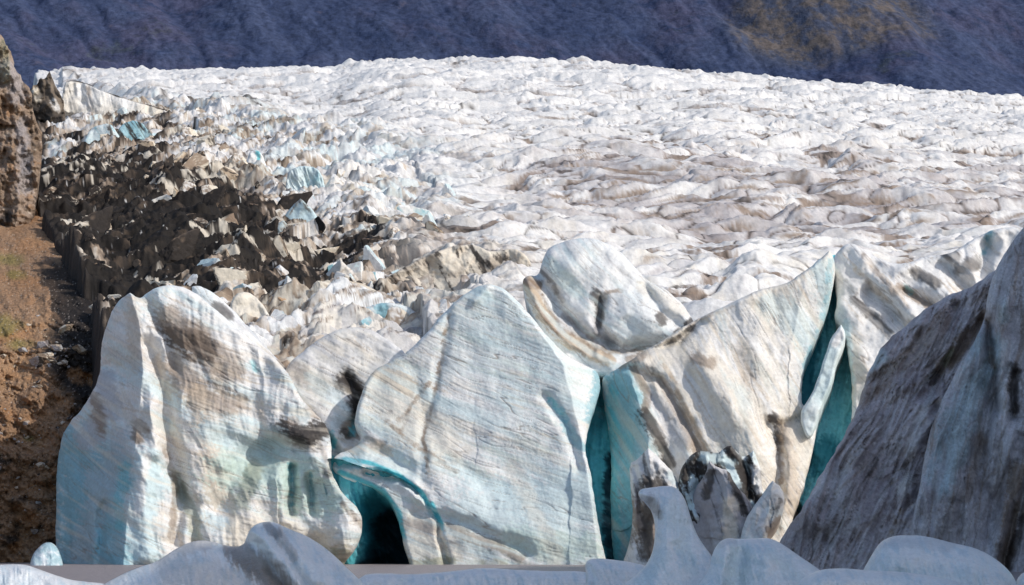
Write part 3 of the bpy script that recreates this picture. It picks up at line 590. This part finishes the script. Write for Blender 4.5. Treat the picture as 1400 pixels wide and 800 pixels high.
# shaded massif at the right
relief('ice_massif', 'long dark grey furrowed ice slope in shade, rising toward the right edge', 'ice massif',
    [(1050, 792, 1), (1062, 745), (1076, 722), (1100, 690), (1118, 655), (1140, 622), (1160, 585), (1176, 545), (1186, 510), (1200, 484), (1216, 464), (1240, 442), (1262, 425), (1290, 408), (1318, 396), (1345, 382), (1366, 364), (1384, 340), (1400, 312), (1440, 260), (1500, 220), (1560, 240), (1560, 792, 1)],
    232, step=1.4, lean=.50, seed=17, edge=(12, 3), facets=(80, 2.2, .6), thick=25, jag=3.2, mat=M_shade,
    folds=[([(1395, 320), (1330, 470), (1290, 560), (1260, 680), (1250, 790)], .55, -.25)],
    strokes=[([(1340, 440), (1300, 500), (1262, 540)], 8, 1.6), ([(1285, 560), (1262, 620), (1250, 680), (1230, 700)], 7, 1.8), ([(1150, 640), (1110, 740)], 10, 1.), ([(1190, 560), (1150, 700)], 9, -.8), ([(1225, 640), (1200, 740)], 8, 1.0), ([(1240, 660), (1226, 730)], 9, -1.6), ([(1170, 600), (1130, 740)], 7, .8), ([(1300, 420), (1230, 500), (1190, 520)], 9, .9)],
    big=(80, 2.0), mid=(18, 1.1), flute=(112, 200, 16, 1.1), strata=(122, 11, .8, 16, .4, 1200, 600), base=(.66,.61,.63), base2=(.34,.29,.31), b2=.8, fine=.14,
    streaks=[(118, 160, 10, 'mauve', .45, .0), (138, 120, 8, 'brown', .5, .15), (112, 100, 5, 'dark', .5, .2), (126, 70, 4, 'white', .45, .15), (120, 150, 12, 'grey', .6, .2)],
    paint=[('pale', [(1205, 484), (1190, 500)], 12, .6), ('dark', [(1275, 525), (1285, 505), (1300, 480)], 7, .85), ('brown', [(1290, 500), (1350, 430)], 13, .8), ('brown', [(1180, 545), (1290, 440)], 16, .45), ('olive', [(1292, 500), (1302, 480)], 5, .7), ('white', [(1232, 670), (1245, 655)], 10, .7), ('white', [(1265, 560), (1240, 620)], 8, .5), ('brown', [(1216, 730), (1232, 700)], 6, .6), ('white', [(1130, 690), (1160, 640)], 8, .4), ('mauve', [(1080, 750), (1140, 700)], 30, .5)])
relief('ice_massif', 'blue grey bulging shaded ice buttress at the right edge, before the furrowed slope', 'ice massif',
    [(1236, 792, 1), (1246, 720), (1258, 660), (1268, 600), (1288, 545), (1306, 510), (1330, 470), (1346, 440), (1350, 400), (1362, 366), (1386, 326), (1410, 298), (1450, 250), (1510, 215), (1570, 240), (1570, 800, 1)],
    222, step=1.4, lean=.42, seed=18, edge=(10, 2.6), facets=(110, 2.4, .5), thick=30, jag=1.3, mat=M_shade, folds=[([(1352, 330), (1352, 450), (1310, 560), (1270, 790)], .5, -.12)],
    strokes=[([(1352, 440), (1356, 490), (1362, 560)], 7, 2.2), ([(1384, 510), (1386, 570)], 8, 2.6), ([(1400, 600), (1360, 690), (1350, 740)], 8, 1.6), ([(1410, 640), (1370, 780)], 7, 2.2), ([(1370, 420), (1372, 500), (1380, 620)], 14, -1.6), ([(1345, 500), (1352, 560), (1340, 640)], 6, 1.0), ([(1310, 690), (1306, 720)], 6, .8), ([(1320, 560), (1300, 700)], 18, -1.), ([(1376, 690), (1368, 740)], 9, -1.2)],
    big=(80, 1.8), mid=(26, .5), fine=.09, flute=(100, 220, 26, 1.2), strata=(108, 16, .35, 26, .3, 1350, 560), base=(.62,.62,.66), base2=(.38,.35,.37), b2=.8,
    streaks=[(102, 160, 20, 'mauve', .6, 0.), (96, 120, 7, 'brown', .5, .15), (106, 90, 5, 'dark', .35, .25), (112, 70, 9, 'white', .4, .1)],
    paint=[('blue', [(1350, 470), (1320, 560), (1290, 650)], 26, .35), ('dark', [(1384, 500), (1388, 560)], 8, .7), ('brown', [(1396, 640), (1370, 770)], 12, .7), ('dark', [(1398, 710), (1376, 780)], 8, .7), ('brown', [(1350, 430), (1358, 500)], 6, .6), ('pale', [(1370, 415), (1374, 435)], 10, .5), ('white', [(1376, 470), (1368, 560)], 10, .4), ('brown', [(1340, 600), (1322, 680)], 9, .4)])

# invented ice cliff out of view, added to shade the foreground and massif
def shade_cliff():
    u = np.linspace(0, 1, 120).astype(f32); v = np.linspace(0, 1, 50).astype(f32); Vv, U = np.meshgrid(v, u, indexing='ij')
    n = fbm(U*9, Vv*4, 3.1, 4)
    Y = 226-U*205; H = 88+6*fbm(U*6, U*0, 9.1, 3)
    X = 84-U*24+Vv*22+5*n; Z = -3+Vv*H
    top = np.stack([X[-1]+np.full(120, 60), Y[-1], Z[-1]-8], -1)[None]
    V = np.concatenate([np.stack([X, Y+4*n, Z], -1), top], 0)
    col = mix(np.tile(COL['snow'], (51, 120, 1)).astype(f32), 'grey', np.vstack([sm(-.3, .4, n), np.zeros((1, 120))]))  # snow tone makes the unseen cliff bounce light at the bergs
    o = make_obj('added_shade_cliff', V.reshape(-1, 3), grid_faces(51, 120), col.reshape(-1, 3), M_shade, base=(90, 130, 0))
    tag(o, 'long grey unseen ice cliff added beyond the right edge to shade the foreground', 'ice cliff')
shade_cliff()

# ================================================================== FLOATING ICE
BG = 'floating ice in the foreground'
def attach(child, parent):
    child.name = child.name.split('.')[0]
    child.location = child.location-parent.location; child.parent = parent
    for k in ('label', 'category', 'group'):
        if k in child: del child[k]
def find(txt): return next(o for o in C.objects if txt in o.get('label', ''))
mid = find('largest block'); rgt = find('tall cream')
attach(find('dark teal cave'), mid); attach(find('deep blue inner'), mid); attach(find('deep turquoise inner'), rgt); attach(find('thin pale ice fin'), rgt); attach(find('smooth pale ice lobe'), find('huge blue'))
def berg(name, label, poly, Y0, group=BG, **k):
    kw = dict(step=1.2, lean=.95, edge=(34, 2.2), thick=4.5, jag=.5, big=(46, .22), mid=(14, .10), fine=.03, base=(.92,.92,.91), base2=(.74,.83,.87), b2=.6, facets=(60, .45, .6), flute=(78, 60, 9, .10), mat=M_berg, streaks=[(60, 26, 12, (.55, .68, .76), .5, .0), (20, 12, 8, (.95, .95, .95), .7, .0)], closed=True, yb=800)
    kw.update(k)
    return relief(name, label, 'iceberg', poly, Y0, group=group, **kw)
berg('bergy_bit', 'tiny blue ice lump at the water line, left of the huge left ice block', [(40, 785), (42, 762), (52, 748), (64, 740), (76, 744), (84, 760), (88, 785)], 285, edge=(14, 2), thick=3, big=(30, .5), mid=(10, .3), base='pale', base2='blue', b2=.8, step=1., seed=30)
berg('ice_floe', 'low white floe at the bottom left corner', [(-80, 850), (-80, 778), (-20, 774), (14, 771), (36, 772), (52, 778), (74, 786), (100, 794), (150, 798), (190, 812), (190, 850)], 116, seed=31, edge=(20, 2.5),
     strokes=[([(10, 780), (60, 800)], 10, .5)])
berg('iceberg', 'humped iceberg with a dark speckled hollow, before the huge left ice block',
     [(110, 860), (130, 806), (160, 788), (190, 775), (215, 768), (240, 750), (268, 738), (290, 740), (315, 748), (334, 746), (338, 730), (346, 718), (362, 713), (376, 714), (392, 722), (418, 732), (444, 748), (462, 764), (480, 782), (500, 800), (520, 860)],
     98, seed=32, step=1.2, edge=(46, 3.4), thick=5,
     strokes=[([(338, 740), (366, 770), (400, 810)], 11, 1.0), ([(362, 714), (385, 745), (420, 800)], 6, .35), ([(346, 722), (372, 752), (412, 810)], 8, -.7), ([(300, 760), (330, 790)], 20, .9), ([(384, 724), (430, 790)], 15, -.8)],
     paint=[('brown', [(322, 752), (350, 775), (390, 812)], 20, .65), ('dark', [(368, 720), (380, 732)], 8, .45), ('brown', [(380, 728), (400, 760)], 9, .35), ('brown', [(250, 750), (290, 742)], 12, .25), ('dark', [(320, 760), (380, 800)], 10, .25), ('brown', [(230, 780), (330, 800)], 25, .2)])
berg('ice_floe', 'long thin low floe in front of the central ice wall', [(470, 850), (486, 788), (520, 783), (560, 786), (610, 782), (660, 776), (700, 779), (760, 781), (800, 781), (830, 790), (840, 850)], 112, seed=33, edge=(12, 1.6),
     strokes=[([(540, 795), (620, 790)], 6, .5)])
berg('iceberg', 'small flat topped iceberg beside the foot of the horn shaped iceberg', [(796, 850), (802, 790), (799, 768), (812, 763), (840, 765), (872, 770), (900, 780), (900, 850)], 104, seed=34, edge=(15, 2.), thick=3, strokes=[([(806, 775), (812, 800)], 4, .4)])
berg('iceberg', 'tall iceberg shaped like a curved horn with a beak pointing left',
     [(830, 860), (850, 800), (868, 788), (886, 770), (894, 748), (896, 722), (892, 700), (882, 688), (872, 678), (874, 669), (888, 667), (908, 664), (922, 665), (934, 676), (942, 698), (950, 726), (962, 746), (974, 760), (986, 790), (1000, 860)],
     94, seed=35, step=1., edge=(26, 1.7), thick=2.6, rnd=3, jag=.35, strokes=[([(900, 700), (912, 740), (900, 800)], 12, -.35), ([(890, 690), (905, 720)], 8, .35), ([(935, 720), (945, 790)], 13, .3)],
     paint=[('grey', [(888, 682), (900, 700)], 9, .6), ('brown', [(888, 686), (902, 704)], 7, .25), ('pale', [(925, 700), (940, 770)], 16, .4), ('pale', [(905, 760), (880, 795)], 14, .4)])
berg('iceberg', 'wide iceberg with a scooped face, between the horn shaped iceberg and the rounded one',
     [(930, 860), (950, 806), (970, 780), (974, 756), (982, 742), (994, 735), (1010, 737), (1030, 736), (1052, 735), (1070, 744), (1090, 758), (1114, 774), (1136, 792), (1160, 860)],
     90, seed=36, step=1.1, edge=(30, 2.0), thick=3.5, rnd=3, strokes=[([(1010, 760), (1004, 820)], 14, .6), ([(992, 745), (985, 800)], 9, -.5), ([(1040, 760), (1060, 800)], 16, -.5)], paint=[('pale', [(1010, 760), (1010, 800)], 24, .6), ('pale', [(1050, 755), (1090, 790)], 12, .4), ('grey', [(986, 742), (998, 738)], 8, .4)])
berg('ice_floe', 'broad low floe across the bottom edge, below the rounded iceberg', [(1070, 860), (1084, 800), (1110, 782), (1140, 776), (1190, 780), (1240, 782), (1290, 790), (1330, 802), (1380, 812), (1500, 820), (1500, 870)], 84, seed=37, edge=(22, 2.), strokes=[([(1100, 790), (1150, 800)], 12, -.3)])
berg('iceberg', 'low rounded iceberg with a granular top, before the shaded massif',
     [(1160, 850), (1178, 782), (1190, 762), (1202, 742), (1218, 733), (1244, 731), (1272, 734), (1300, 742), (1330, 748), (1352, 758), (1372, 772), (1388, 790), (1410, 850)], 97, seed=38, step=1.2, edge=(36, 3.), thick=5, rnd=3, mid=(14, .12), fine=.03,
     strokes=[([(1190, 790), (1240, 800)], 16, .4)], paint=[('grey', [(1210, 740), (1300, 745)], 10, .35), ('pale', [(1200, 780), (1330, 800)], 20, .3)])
berg('iceberg', 'sliver of pale iceberg at the bottom right corner', [(1380, 850), (1388, 788), (1410, 778), (1480, 770), (1520, 850)], 100, seed=39, edge=(16, 1.6), thick=3)

# ================================================================== LOOSE BLOCKS
def ico_verts(sub=4):
    import bmesh
    bm = bmesh.new(); bmesh.ops.create_icosphere(bm, subdivisions=sub, radius=1)
    V = np.array([v.co[:] for v in bm.verts], f32); Fc = np.array([[v.index for v in f.verts] for f in bm.faces], np.int32); bm.free()
    return V, Fc
IV, IF = ico_verts(4)
def faceted(seed, nplanes, tall, noise):
    r = np.random.RandomState(seed)
    ax = np.array([(1,0,0),(-1,0,0),(0,1,0),(0,-1,0),(0,0,1),(0,0,-1)], float)+r.normal(size=(6, 3))*.28
    n = np.vstack([ax, r.normal(size=(nplanes, 3))]); n /= np.linalg.norm(n, axis=1, keepdims=True)
    d = np.concatenate([r.uniform(.6, 1.0, 6), r.uniform(.5, .95, nplanes)])
    dot = IV@n.T.astype(f32); tt = np.where(dot > .05, d/np.maximum(dot, .05), 9); t = np.minimum(tt.min(1), 2.2); pid = tt.argmin(1)
    V = IV*t[:, None]; V = V*(1+noise*fbm(V[:, 0]*3, V[:, 1]*3, V[:, 2]*3+seed, 4, .6))[:, None]
    V[:, 2] *= tall
    return V.astype(f32), pid
def chunk_mesh(name, seed, tall, c1, c2, c3, mat, nplanes=12, noise=.08):
    V, pid = faceted(seed, nplanes, tall, noise)
    r = np.random.RandomState(seed+500); w = r.rand(40)[pid].astype(f32); w2 = r.rand(40)[pid].astype(f32)
    n1 = fbm(V[:, 0]*1.3+seed, V[:, 1]*1.3, V[:, 2]*1.3, 4); n2 = fbm(V[:, 0]*3+V[:, 2]*2, V[:, 1]*3, V[:, 2]*9+seed, 4, .6)
    col = np.tile(COL[c1], (len(V), 1)).astype(f32); col = mix(col, c2, sm(.35, .65, w+.25*n1)); col = mix(col, c3, .85*sm(.45, .75, w2*.8+.5*n2+.3*n1))
    return V, col
def chunk(name, seed, tall, cols, mat, label, cat, group, **k):
    V, col = chunk_mesh(name, seed, tall, *cols, mat, **k)
    o = make_obj(name, V, IF, col, mat, smooth=False); tag(o, label, cat, group); return o

def scatter(protos, spots, group):
    first = set()
    for (px, P, size, kind, sink) in spots:
        src, label = protos[kind]
        if kind in first: o = src.copy(); C.objects.link(o)
        else: o = src; first.add(kind)
        g = ground_at(px, P)
        s = size
        o.location = (float(g[0]), float(g[1]), float(g[2])+s*sink)
        o.rotation_euler = (random.uniform(-.25, .35), random.uniform(-.55, .1), random.uniform(-.6, .9)); o.scale = (s*random.uniform(.9, 1.5), s*random.uniform(.4, .7), s)
        o['label'] = label; o['group'] = group
SG = 'seracs of the broken ice field at the left'
protos = []
WH = 'in the broken ice field at the left'
specs = [(('white', 'pale', 'grey'), 'pale bluish angular serac '+WH), (('white', 'cream', 'brown'), 'white and cream serac with brown stains '+WH), (('snow', 'blue', 'grey'), 'snowy serac with light blue faces '+WH),
         (('cream', 'tan', 'dark'), 'cream and tan serac with dark grit '+WH), (('dark', 'black', 'brown'), 'black debris covered serac '+WH), (('dark', 'brown', 'cream'), 'dark serac with bare pale patches '+WH)]
for i in range(30):
    cs, lb = specs[i % 6]
    protos.append((chunk('serac', 60+i, 1.25, cs, M_field, lb, 'serac', SG, nplanes=9 if i % 6 > 3 else 5, noise=.13 if i % 6 > 3 else .06), lb))
spots = []
rr = random.Random(8)
while len(spots) < 296:
    px = rr.uniform(66, 640); P = rr.uniform(160, 475)
    if px < np.interp(P, [300, 330, 400, 480], [60, 74, 122, 160]) or P < 150+(px-100)*.12: continue
    dd = math.exp(-max(((px-140)/125)**2+((P-350)/125)**2-.25, 0))+.7*math.exp(-(((px-330)/120)**2+((P-335)/55)**2))+.5*math.exp(-(((px-560)/150)**2+((P-350)/35)**2))
    if px > 430 and P < 300 and rr.random() < .85: continue
    dd += rr.uniform(-.3, .3)
    kind = rr.choice([4, 4, 5]) if dd > .62 else rr.choice([5, 3, 3, 1]) if dd > .4 else rr.choice([1, 3, 0, 1]) if dd > .2 else rr.choice([0, 2, 1, 0])
    Y = 1/(1/YC+(P-100)/405*(1/YN-1/YC))
    spots.append((px, P, rr.choice([6, 8, 9, 11, 14, 18])*Y/F*(.8+.4*rr.random()), kind+6*rr.randrange(5), -.35))
scatter(protos, spots, SG)

# larger broken pieces that stand out of the ice field
def shard(name, label, poly, P, cat='serac', **k):
    Y = 1/(1/YC+(P-100)/405*(1/YN-1/YC))
    kw = dict(step=1.0, lean=.35, edge=(4, .8), thick=9, jag=1.6, rnd=1, big=(30, .8), mid=(12, .5), facets=(22, 1.5, .8), fine=.12, base='white', base2='cream', b2=.5, mat=M_field, yb=P)
    kw.update(k); return relief(name, label, cat, poly, Y, **kw)
shard('ice_ridge', 'long thin cream ice ridge with a dark upper edge, below the skyline at upper left', [(84, 150, 1), (86, 112), (100, 109), (118, 113), (135, 122), (160, 131), (190, 141), (222, 149), (260, 158), (330, 168), (450, 182), (452, 190), (330, 184), (230, 176), (150, 164), (100, 158)], 176, cat='ice ridge', thick=18, flute=(86, 40, 9, .5), base='white', base2='cream', b2=.9, jag=2.4,
      strokes=[([(110, 115), (116, 140)], 5, 2), ([(200, 146), (205, 165)], 4, 2)], facets=(26, 3., .6), paint=[('dark', [(86, 111), (100, 109), (118, 113), (160, 131), (228, 150)], 2.2, 1.2), ('brown', [(228, 150), (330, 168), (450, 182)], 2.5, .9), ('brown', [(100, 168), (230, 182)], 5, .7), ('brown', [(120, 120), (128, 160)], 4, .5)])
shard('serac', 'black pointed rubble heap against the upper left skyline, beside the brown cliff', [(38, 150), (42, 118), (50, 116), (54, 106), (60, 110), (66, 99, 1), (71, 108), (76, 118), (86, 136), (92, 160), (84, 186), (50, 186)], 180, base='dark', base2='tan', b2=.5, facets=(12, 5, .8), jag=4, mid=(9, 2.5), paint=[('cream', [(48, 125), (52, 135)], 6, .9), ('white', [(74, 140), (80, 150)], 6, .8)])
shard('serac', 'blue white block with a dark cleft, highest large serac by the brown cliff', [(112, 205), (118, 184), (130, 172), (150, 168), (160, 180), (168, 196), (176, 212), (150, 216), (120, 214)], 213, base='pale', base2='snow', b2=.6, streaks=[(70, 30, 5, 'blue', .7, .1)], paint=[('dark', [(150, 170), (158, 200)], 3, .8)])
shard('serac', 'dark striped blue serac right of the blue white block at upper left', [(152, 206), (160, 176), (176, 164), (196, 168), (212, 190), (216, 208), (190, 214)], 212, base='blue', base2='pale', b2=.6, streaks=[(55, 40, 5, 'dark', .9, -.05)])
shard('serac', 'bright cream wedge with blue side, standing alone in the black debris', [(192, 300), (196, 280), (214, 270), (232, 264), (244, 282), (250, 300), (228, 316), (204, 312)], 312, base='cream', base2='snow', b2=.6, paint=[('blue', [(196, 280), (212, 306)], 6, .8)])
shard('serac', 'tall pale green ice block with sheer face, in the middle of the ice field', [(390, 280), (392, 240), (402, 228), (424, 226), (440, 236), (446, 262), (438, 286), (410, 292)], 288, base='pale', base2='white', b2=.6, lean=.2, flute=(84, 40, 7, .8), paint=[('blue', [(432, 240), (434, 276)], 6, .7)])
shard('serac', 'narrow white ice tower with turquoise slit, left of the tall pale green block', [(334, 250), (338, 214), (346, 204), (358, 208), (366, 232), (368, 256), (350, 262)], 258, base='snow', base2='pale', b2=.6, lean=.2, paint=[('teal', [(352, 206), (353, 222)], 3.5, .9)])
shard('serac', 'rounded cream slab directly behind the smooth pale lobe', [(312, 440), (316, 410), (328, 398), (346, 402), (364, 422), (376, 452), (380, 480), (350, 480)], 470, base='cream', base2='snow', b2=.4, facets=(30, 1.8, .6), edge=(5, 1.))
shard('serac', 'orange brown stained slab right of the rounded cream slab', [(366, 470), (362, 425), (366, 404), (384, 404), (406, 412), (410, 432), (398, 450), (384, 474)], 464, base='cream', base2='tan', b2=.9, facets=(30, 1.8, .7), paint=[('orange', [(380, 410), (398, 426)], 12, .5), ('brown', [(366, 410), (370, 450)], 4, .8)])
shard('serac', 'white serac with a dark hole, above the snowy wedged block', [(404, 486), (410, 462), (424, 446), (444, 440), (456, 450), (450, 472), (440, 490)], 478, base='white', base2='pale', b2=.7, paint=[('deep', [(428, 470), (434, 476)], 7, .8)])
shard('serac', 'blue grey block with sheer shaded face, left of the central peak', [(486, 446), (494, 424), (516, 414), (540, 414), (566, 424), (584, 440), (580, 470), (560, 474), (530, 466), (500, 460)], 462, base='white', base2='blue', b2=.5, facets=(30, 2.6, .8), paint=[('blue', [(522, 420), (536, 455)], 11, .9), ('brown', [(545, 430), (575, 450)], 8, .5)])
shard('serac', 'dark triangular ice wedge touching the left flank of the central peak', [(544, 470), (550, 452), (566, 446), (586, 452), (600, 440), (604, 456), (574, 484), (556, 480)], 470, base='grey', base2='dark', b2=.9)
shard('serac', 'dirty brown peaked ridge behind the central peak, streaked with black', [(500, 400), (540, 372), (580, 350), (620, 336), (650, 334), (672, 345), (700, 338), (722, 350), (730, 372), (700, 392), (600, 412)], 400, base='cream', base2='brown', b2=.8, thick=12, streaks=[(50, 40, 8, 'dark', .8, .1)], facets=(36, 2.8, .9))

FG = 'tilted ice fins just behind the front wall'
for i in range(26):
    w = rr.uniform(34, 80) if i < 16 else rr.uniform(22, 48); h = w*rr.uniform(.45, .9)
    if i < 16: cx = rr.uniform(330, 700); py = rr.uniform(300, 425)
    else: cx = rr.uniform(150, 400); py = rr.uniform(190, 330)
    if cx > 620 and py > 370: py -= 60
    pts = [(cx-w*.5, py), (cx-w*.38, py-h*rr.uniform(.3, .6)), (cx-w*.1, py-h*.8), (cx+w*rr.uniform(.0, .25), py-h, 1), (cx+w*.4, py-h*rr.uniform(.5, .8)), (cx+w*.55, py-h*.1), (cx+w*.1, py+h*.15)]
    dirty = math.exp(-(((cx-180)/140)**2+((py-320)/90)**2)) > .5
    shard('ice_fin', 'tilted '+('dark dirty' if dirty else 'cream and white')+' ice fin with brown streaks, just behind the front wall' if i < 16 else 'tilted '+('dark dirty' if dirty else 'cream and white')+' ice fin with brown streaks, by the black debris',
          pts, py, cat='ice fin', group=FG, base='brown' if dirty else rr.choice(['white', 'white', 'cream', 'pale']), base2='dark' if dirty else rr.choice(['cream', 'pale', 'tan']), b2=.6, step=1.3, seed=100+i,
          lean=rr.uniform(.2, .6), folds=[([(cx+w*.1, py-h), (cx+w*rr.uniform(-.3, .2), py)], rr.uniform(.6, 1.6), rr.uniform(-.1, .5))], streaks=[(rr.choice([40, 60, 120]), 40, 6, 'brown', .8, .1), (rr.choice([50, 110]), 30, 5, 'dark', .7, .25)], facets=(rr.uniform(24, 40), 1.4, .8), paint=[('blue', [(cx-w*.35, py-h*.5), (cx-w*.1, py-h*.2)], w*.13, .8)])

# stones on the hillside
RG = 'stones lying on the scree slope'
stones = []
for i in range(6):
    lb = ['grey stone lying on the brown scree slope', 'pale tan stone lying on the brown scree slope', 'dark stone lying on the brown scree slope'][i % 3]
    cs = [('grey', 'mauve', 'tan'), ('tan', 'cream', 'brown'), ('dark', 'brown', 'mauve')][i % 3]
    stones.append((chunk('stone', 90+i, .75, cs, M_rock, lb, 'stone', RG, nplanes=14), lb))
hill = bpy.data.objects['hillside']
from mathutils.bvhtree import BVHTree
from mathutils import Vector
bvh = BVHTree.FromPolygons([v.co[:] for v in hill.data.vertices], [p.vertices[:] for p in hill.data.polygons])
used = set()
for i in range(130):
    px = rr.uniform(-10, 108); py = rr.uniform(430, 762)
    if i % 4 == 0: px, py = rr.gauss(75, 16), rr.gauss(478, 16)
    if px > 75 and py > 600: continue
    d = Vector(((px-700)/F, 1, (HOR-py)/F)).normalized(); hit = bvh.ray_cast(Vector((0, 0, CZ)), d)
    if hit[0] is None: continue
    k = rr.randrange(6); src, lb = stones[k]
    if k in used: o = src.copy(); C.objects.link(o)
    else: o = src; used.add(k)
    s = rr.choice([.25, .3, .35, .45, .6, .9])*(1.5 if i % 4 == 0 else .8); o.location = hit[0]+Vector((0, 0, s*.2)); o.rotation_euler = (rr.uniform(-.4, .4), rr.uniform(-.4, .4), rr.uniform(0, 6)); o.scale = (s*1.2, s, s)
    o['label'] = lb; o['group'] = RG
for lst in (protos, stones):
    for src, _ in lst:
        if src.location.length < .01: bpy.data.objects.remove(src)

# ================================================================== CAMERA, LIGHT
cam = bpy.data.cameras.new('camera'); co = bpy.data.objects.new('camera', cam); C.objects.link(co)
co.location = (0, 0, CZ); co.rotation_euler = (math.pi/2, 0, 0)
cam.sensor_width = 36; cam.lens = F/1400*36; cam.shift_y = (HOR-400)/1400; cam.clip_start = .5; cam.clip_end = 20000
bpy.context.scene.camera = co
sd = Vector((.74, -.34, .60)).normalized()
el = math.asin(sd.z)
L = bpy.data.lights.new('sun', 'SUN'); L.energy = 2.6; L.angle = math.radians(.5); L.color = (1, .95, .875)
lo = bpy.data.objects.new('sun', L); C.objects.link(lo); lo.rotation_euler = sd.to_track_quat('Z', 'Y').to_euler()
W = bpy.data.worlds.new('World'); bpy.context.scene.world = W; W.use_nodes = True
nt = W.node_tree; sky = nt.nodes.new('ShaderNodeTexSky'); sky.sky_type = 'NISHITA'; sky.sun_disc = False
sky.sun_elevation = el; sky.sun_rotation = math.atan2(sd.x, sd.y); sky.dust_density = 1.5
nt.links.new(sky.outputs[0], nt.nodes['Background'].inputs[0]); nt.nodes['Background'].inputs[1].default_value = .15
sc = bpy.context.scene
sc.view_settings.view_transform = 'Standard'; sc.view_settings.look = 'None'; sc.view_settings.exposure = 0
